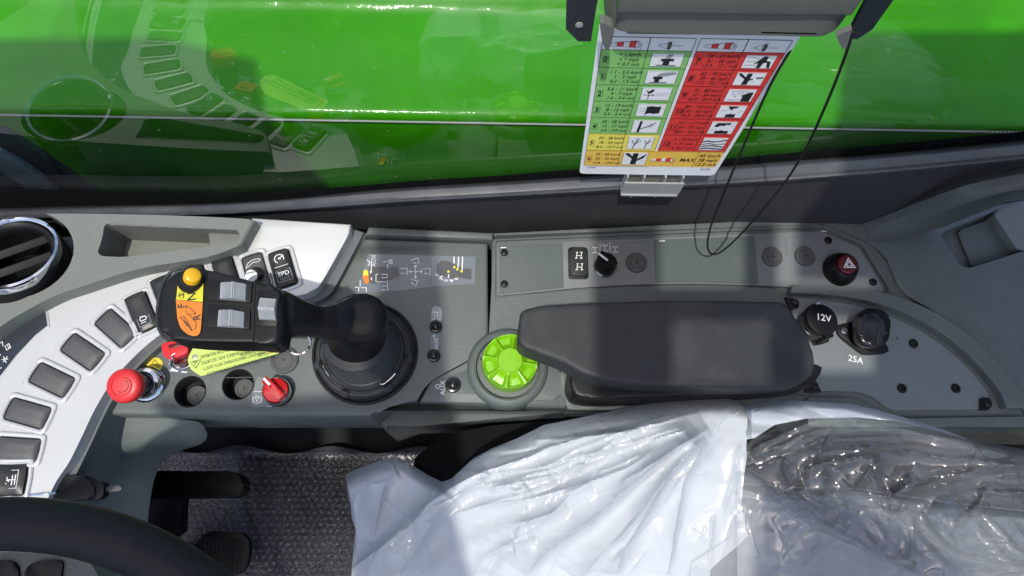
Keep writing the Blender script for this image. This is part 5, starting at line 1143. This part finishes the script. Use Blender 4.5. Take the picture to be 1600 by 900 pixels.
# ================================================================ seat and its plastic wrapping
st = thing('driver_seat', 'black driver seat cushion under the plastic wrapping', 'seat', P(900, 760, -.1))
so2 = crom(PS([(640, 745), (652, 712), (690, 686), (750, 668), (840, 659), (960, 652), (1100, 650), (1300, 660), (1500, 690), (1720, 740), (1720, 1130), (1200, 1130), (690, 1130), (648, 850)], -.075), 4, closed=True)
prism('cushion', so2, -.2, -.075, 'seat_black', st, bev=.02, seg=5)
prism('backrest', crom(PS([(1180, 800), (1300, 790), (1500, 810), (1720, 830), (1720, 1120), (1180, 1120)], -.045), 3, closed=True), -.15, -.045, 'seat_grey', st, bev=.02, seg=4)
def nfield(seed):
    rng = np.random.RandomState(seed); tab = rng.rand(256, 256)
    def f(x, y):
        xi = np.floor(x).astype(int); yi = np.floor(y).astype(int); fx_ = x - xi; fy_ = y - yi
        u = fx_ * fx_ * (3 - 2 * fx_); v = fy_ * fy_ * (3 - 2 * fy_)
        g = lambda a, b: tab[a % 256, b % 256]
        return (g(xi, yi) * (1 - u) + g(xi + 1, yi) * u) * (1 - v) + (g(xi, yi + 1) * (1 - u) + g(xi + 1, yi + 1) * u) * v
    return f
def tri_w(t): return np.abs((t % 1.0) * 2 - 1)
def crumple(X, Y, seed, freqs=(9, 15, 24, 38), amp=.006):
    """sharp local creases in many directions"""
    rng = np.random.RandomState(seed); h = np.zeros_like(X)
    for k, fq in enumerate(freqs):
        for q in range(3):
            a = rng.rand() * math.pi; n1_, n2_ = nfield(seed * 31 + k * 7 + q), nfield(seed * 17 + k * 5 + q + 99)
            ph = (X * math.cos(a) + Y * math.sin(a)) * fq + 1.4 * n1_(X * fq * .45 + 7, Y * fq * .45 + 3)
            msk = np.clip((n2_(X * fq * .35 + 40, Y * fq * .35 + 11) - .42) * 3.2, 0, 1)
            h += (tri_w(ph) ** 1.5) * msk * amp * (freqs[0] / fq) ** 1.05
    return h
def film_sheet(name, matn, parent, top, x0, x1, ybot, zf, nx=330, ny=190, left=None, right=None, rim_=False):
    xs = np.linspace(x0, x1, nx); ty = np.interp(xs, [p[0] for p in top], [p[1] for p in top])
    T = np.linspace(0, 1, ny)
    PX = np.repeat(xs[None, :], ny, 0); PYY = ty[None, :] + (ybot - ty)[None, :] * T[:, None]
    sx_ = (PX - x0) / (x1 - x0)
    if left: PX = PX + (1 - sx_) ** 3 * np.interp(PYY, [p[0] for p in left], [p[1] for p in left])
    if right: PX = PX + sx_ ** 6 * np.interp(PYY, [p[0] for p in right], [p[1] for p in right])
    Zh = zf(PX, PYY, ty[None, :])
    D0 = PX - 800.0; D1 = 450.0 - PYY; Rm = np.array(RC)
    dx = Rm[0, 0] * D0 + Rm[0, 1] * D1 - Rm[0, 2] * FPX; dy = Rm[1, 0] * D0 + Rm[1, 1] * D1 - Rm[1, 2] * FPX; dz = Rm[2, 0] * D0 + Rm[2, 1] * D1 - Rm[2, 2] * FPX
    s_ = (Zh - CAMH) / dz
    V3 = np.stack([dx * s_, dy * s_, CAMH + dz * s_], -1).reshape(-1, 3)
    idx = np.arange(nx * ny).reshape(ny, nx)
    F = np.stack([idx[:-1, :-1], idx[1:, :-1], idx[1:, 1:], idx[:-1, 1:]], -1).reshape(-1, 4)
    me = bpy.data.meshes.new(name); me.from_pydata(V3.tolist(), [], F.tolist()); me.update()
    me.polygons.foreach_set('use_smooth', [True] * len(me.polygons)); me.set_sharp_from_angle(angle=math.radians(50))
    if rim_: tube('film_edge', [Vector(V3[i]) + Vector((0, 0, .0006)) for i in range(0, nx, 2)], .00035, 'clear_film', parent, 5)
    return link(name, me, matn, parent)
GXp, GYp = 1168.0, 638.0
def ridges(PX, PYY, polys):
    """creased folds: each has a crest polyline, a height and a width on either side of it"""
    h = np.zeros_like(PX)
    for pts, a, wl, wr in polys:
        c = [(p.x, p.y) for p in crom([Vector((x, y, 0)) for x, y in pts], 4)]
        best = np.full(PX.shape, 1e9); sgn = np.zeros_like(PX); tt = np.zeros_like(PX); n_ = len(c) - 1
        for k in range(n_):
            (ax, ay), (bx, by) = c[k], c[k + 1]; ux, uy = bx - ax, by - ay; L2 = ux * ux + uy * uy + 1e-9
            t = np.clip(((PX - ax) * ux + (PYY - ay) * uy) / L2, 0, 1); ex, ey = PX - ax - t * ux, PYY - ay - t * uy; d = np.hypot(ex, ey); m_ = d < best
            best = np.where(m_, d, best); sgn = np.where(m_, ux * ey - uy * ex, sgn); tt = np.where(m_, (k + t) / n_, tt)
        w = np.where(sgn > 0, wr, wl); fade = np.clip(tt / .18, .15, 1) * np.clip((1 - tt) / .12, .15, 1)
        h += a * fade * np.exp(-(best / w) ** .9)
    return h
def zz(pts): return [(540 + x / 2.857, 600 + y / 2.857) for x, y in pts]
WF = [(zz([(-40, 900), (30, 830), (330, 570), (540, 440), (700, 360), (1000, 250), (1300, 200), (1640, 110)]), .020, 10, 34), (zz([(200, 900), (270, 790), (400, 600), (540, 490), (660, 400)]), .016, 30, 9), (zz([(90, 860), (140, 740), (330, 590), (380, 500), (420, 450)]), .014, 8, 26),
      (zz([(800, 860), (850, 790), (950, 700), (1100, 600), (1300, 420), (1500, 280), (1640, 190)]), .034, 48, 7), (zz([(1040, 880), (1100, 790), (1250, 650), (1450, 420), (1600, 240)]), .020, 34, 7), (zz([(1210, 860), (1230, 760), (1320, 600), (1500, 360), (1620, 230)]), .024, 32, 6), (zz([(1420, 860), (1450, 700), (1490, 560), (1540, 400), (1620, 240)]), .016, 26, 6),
      (zz([(600, 490), (760, 420), (1000, 300), (1300, 190), (1500, 130)]), .010, 16, 26), (zz([(420, 600), (650, 540), (900, 480), (1200, 390), (1400, 290)]), .013, 9, 36), (zz([(110, 720), (150, 520), (190, 430), (240, 400)]), .012, 22, 7), (zz([(30, 860), (40, 620), (25, 480), (10, 400)]), .010, 8, 20),
      (zz([(760, 700), (790, 620), (900, 580), (1010, 480), (1100, 440)]), .010, 10, 24), (zz([(540, 860), (600, 770), (720, 720), (850, 690)]), .014, 26, 10), (zz([(420, 450), (600, 330), (800, 220), (1000, 150), (1200, 130)]), .008, 8, 22), (zz([(1000, 420), (1080, 330), (1200, 250), (1320, 190)]), .008, 12, 8), (zz([(640, 480), (700, 460), (760, 470), (800, 440)]), .007, 8, 8),
      (zz([(330, 860), (420, 760), (560, 660), (800, 610), (1000, 540)]), .016, 40, 14), (zz([(640, 860), (700, 760), (760, 740)]), .012, 12, 20)]
rg = random.Random(5)
for k in range(46):                                           # fine taut creases running towards the gather
    a_ = math.radians(rg.uniform(4, 92)); r0 = rg.uniform(40, 420); r1 = r0 + rg.uniform(50, 230); bnd = rg.uniform(-.06, .06)
    WF.append(([(1168 - r * math.cos(a_ + bnd * (r - r0) / 200), 640 + r * .55 * math.sin(a_ + bnd * (r - r0) / 200)) for r in (r0, (r0 + r1) / 2, r1)], rg.uniform(.002, .006) * rg.choice((1, 1, -.6)), rg.uniform(2.5, 7), rg.uniform(2.5, 9)))
for k in range(40):
    x_, y_ = rg.uniform(550, 1120), rg.uniform(660, 900); a_ = rg.uniform(0, 3.14); l_ = rg.uniform(10, 45)
    WF.append(([(x_ - l_ * math.cos(a_), y_ - l_ * math.sin(a_)), (x_, y_ + rg.uniform(-4, 4)), (x_ + l_ * math.cos(a_), y_ + l_ * math.sin(a_))], rg.uniform(.001, .0035), rg.uniform(2, 6), rg.uniform(2, 8)))
def zf_white(PX, PYY, TY):
    X, Y = (PX - GXp) / 1000, (PYY - GYp) / 1000; r_ = np.hypot(X, Y)
    base = .05 - .085 * np.clip(r_ / .62, 0, 1) ** 1.2 - .015 * np.clip((Y - .12) / .15, 0, 1)
    edge = np.clip((PYY - TY) / 26, 0, 1); wx, wy = nfield(61), nfield(62)
    QX = PX + 12 * (wx(X * 9, Y * 9) - .5) + 2.5 * (wx(X * 45, Y * 45) - .5); QY = PYY + 12 * (wy(X * 9, Y * 9) - .5) + 2.5 * (wy(X * 45, Y * 45) - .5)
    h = base + ridges(QX, QY, WF) + crumple(X, Y, 5, (5, 9), .004) * np.clip(r_ / .3, .25, 1)
    lft = np.clip((X + .63) / .05, 0, 1)
    return h - .03 * (1 - edge) ** 2 - .03 * (1 - lft) ** 2
wbag = thing('white_plastic_cover', 'white translucent plastic cover gathered in folds over the seat', 'plastic cover', P(900, 760, 0))
top_w = [(540, 742), (556, 734), (600, 717), (622, 714), (640, 724), (668, 742), (690, 753), (705, 748), (740, 716), (770, 700), (810, 684), (850, 664), (890, 656), (920, 650), (1000, 633), (1040, 627), (1090, 621), (1140, 622), (1172, 633), (1178, 640)]
film_sheet('folded_sheet', 'white_film', wbag, top_w, 540, 1172, 1110, zf_white, 420, 250, left=[(742, 0), (765, 3), (790, 8), (810, 10), (830, 16), (850, 13), (900, 9), (985, 2), (1110, 0)], right=[(640, -4), (662, -4), (700, -6), (713, -5), (740, -9), (770, -12), (792, -14), (805, -9), (825, -8), (837, -3), (843, -10), (852, -18), (862, -30), (875, -46), (890, -62), (985, -70), (1110, -75)])
# hem of the cover: a ragged strip at its right edge and a pale band running right
def zf_tail(PX, PYY, TY):
    X, Y = (PX - 1160) / 1000, (PYY - GYp) / 1000
    return .058 - .05 * np.clip(X / .45, 0, 1) + .008 * tri_w(X * 9 - Y * 22 + nfield(4)(X * 12, Y * 12)) + crumple(X, Y, 2, (14, 24, 40), .003) - .02 * (1 - np.clip((PYY - TY) / 12, 0, 1)) ** 2 - .03 * np.clip((1174 - PX) / 14, 0, 1)
xs_ = np.linspace(1150, 1510, 120)
tp_ = np.interp(xs_, [1150, 1175, 1210, 1245, 1330, 1370, 1440, 1500, 1510], [636, 633, 627, 626, 631, 640, 660, 681, 685]); bt_ = np.interp(xs_, [1150, 1180, 1210, 1260, 1340, 1400, 1460, 1510], [690, 684, 664, 654, 652, 658, 672, 686.5])
rows_ = []
for k in range(14):
    t = k / 13; yy = tp_ * (1 - t) + bt_ * t; zz_ = zf_tail(xs_, yy, tp_); rows_.append([P(float(a), float(b), float(c)) for a, b, c in zip(xs_, yy, zz_)])
ribbon('pale_band', rows_, 'white_film', wbag)

cbag = thing('clear_plastic_wrap', 'crumpled clear plastic wrap over the right side of the seat', 'plastic wrap', P(1400, 780, 0))
def zc_(pts): return [(1050 + x / 2.909, 600 + y / 2.909) for x, y in pts]
CF = [(zc_([(590, 410), (750, 350), (930, 315)]), .014, 8, 22), (zc_([(930, 315), (900, 380), (840, 480)]), .016, 5, 14), (zc_([(980, 500), (1200, 430), (1380, 380), (1640, 350)]), .018, 14, 7), (zc_([(1090, 600), (1200, 740), (1300, 810), (1600, 880)]), .022, 30, 6), (zc_([(440, 585), (650, 690), (800, 760), (980, 840)]), .014, 22, 6),
      (zc_([(340, 310), (450, 250), (700, 150), (850, 150)]), .012, 8, 16), (zc_([(380, 330), (640, 220), (850, 190), (1200, 230), (1640, 310)]), .012, 6, 22), (zc_([(500, 300), (900, 285), (1300, 330), (1640, 360)]), .010, 14, 6), (zc_([(1050, 620), (1060, 770), (1040, 900)]), .012, 6, 10), (zc_([(1330, 550), (1420, 650), (1620, 870)]), .014, 24, 6),
      (zc_([(740, 560), (720, 700), (560, 820)]), .010, 9, 18), (zc_([(950, 540), (960, 640), (1040, 560)]), .010, 8, 8), (zc_([(430, 600), (400, 740), (440, 880)]), .010, 7, 16), (zc_([(1180, 520), (1300, 620), (1250, 700)]), .010, 10, 10), (zc_([(540, 880), (600, 780), (760, 640)]), .010, 16, 6),
      (zc_([(520, 330), (520, 400), (560, 460)]), .014, 7, 7), (zc_([(1060, 400), (1080, 440), (1000, 490)]), .012, 6, 10), (zc_([(1380, 470), (1640, 480)]), .012, 6, 12), (zc_([(700, 400), (720, 480), (690, 560)]), .008, 5, 12), (zc_([(1450, 600), (1540, 720), (1640, 800)]), .010, 8, 20)]
for k in range(45):
    x_, y_ = rg.uniform(1170, 1640), rg.uniform(650, 940); a_ = rg.gauss(.35, .55); l_ = rg.uniform(15, 90)
    CF.append(([(x_ - l_ * math.cos(a_), y_ - l_ * math.sin(a_)), (x_, y_ + rg.uniform(-6, 6)), (x_ + l_ * math.cos(a_), y_ + l_ * math.sin(a_))], rg.uniform(.0015, .005), rg.uniform(2, 6), rg.uniform(4, 16)))
def zf_clear(seed, zb, sl, amp, fr=(4, 8, 15), ra=1.0, sh=(0, 0)):
    def f(PX, PYY, TY):
        X, Y = (PX - GXp) / 1000, (PYY - GYp) / 1000; n1_ = nfield(seed)
        u = X * math.cos(.3) + Y * math.sin(.3); v = -X * math.sin(.3) + Y * math.cos(.3); wx, wy = nfield(seed + 1), nfield(seed + 2)
        QX = PX + sh[0] + 14 * (wx(X * 9, Y * 9) - .5) + 3 * (wx(X * 50, Y * 50) - .5); QY = PYY + sh[1] + 14 * (wy(X * 9, Y * 9) - .5) + 3 * (wy(X * 50, Y * 50) - .5)
        return zb + sl * Y + ra * ridges(QX, QY, CF) + crumple(u, v * 1.5, seed, fr, amp) - .02 * (1 - np.clip((PYY - TY) / 16, 0, 1)) ** 2
    return f
top_c = [(1160, 690), (1180, 668), (1210, 655), (1245, 645), (1330, 640), (1400, 648), (1470, 668), (1530, 690), (1600, 702), (1720, 735)]
film_sheet('under_layer', 'black_film', cbag, [(1210, 705), (1260, 695), (1340, 690), (1450, 715), (1600, 742), (1720, 770)], 1212, 1720, 835, zf_clear(41, -.06, -.05, .012, (4, 8, 14), .8, (15, -25)), 220, 90)
film_sheet('clear_layer', 'clear_film', cbag, top_c, 1152, 1720, 1110, zf_clear(15, .03, -.10, .004, (3, 6)), 330, 200, left=[(640, 0), (840, 0), (880, -70), (985, -90), (1110, -95)])
e2 = [(1140, 735), (1165, 757), (1240, 761), (1335, 763), (1394, 772), (1497, 787), (1600, 798), (1720, 820)]
e3 = [(1150, 728), (1167, 731), (1229, 768), (1290, 810), (1360, 848), (1459, 899), (1560, 950)]
film_sheet('clear_layer', 'clear_film', cbag, e2, 1142, 1720, 1110, zf_clear(27, .05, -.13, .004, (3, 6), .8, (-12, 14)), 300, 150, left=[(640, 0), (840, 0), (880, -60), (985, -80), (1110, -85)], rim_=True)
film_sheet('clear_layer', 'clear_film', cbag, e3, 1152, 1540, 1110, zf_clear(33, .062, -.13, .004, (3, 7), .6, (20, 30)), 200, 110, rim_=True)
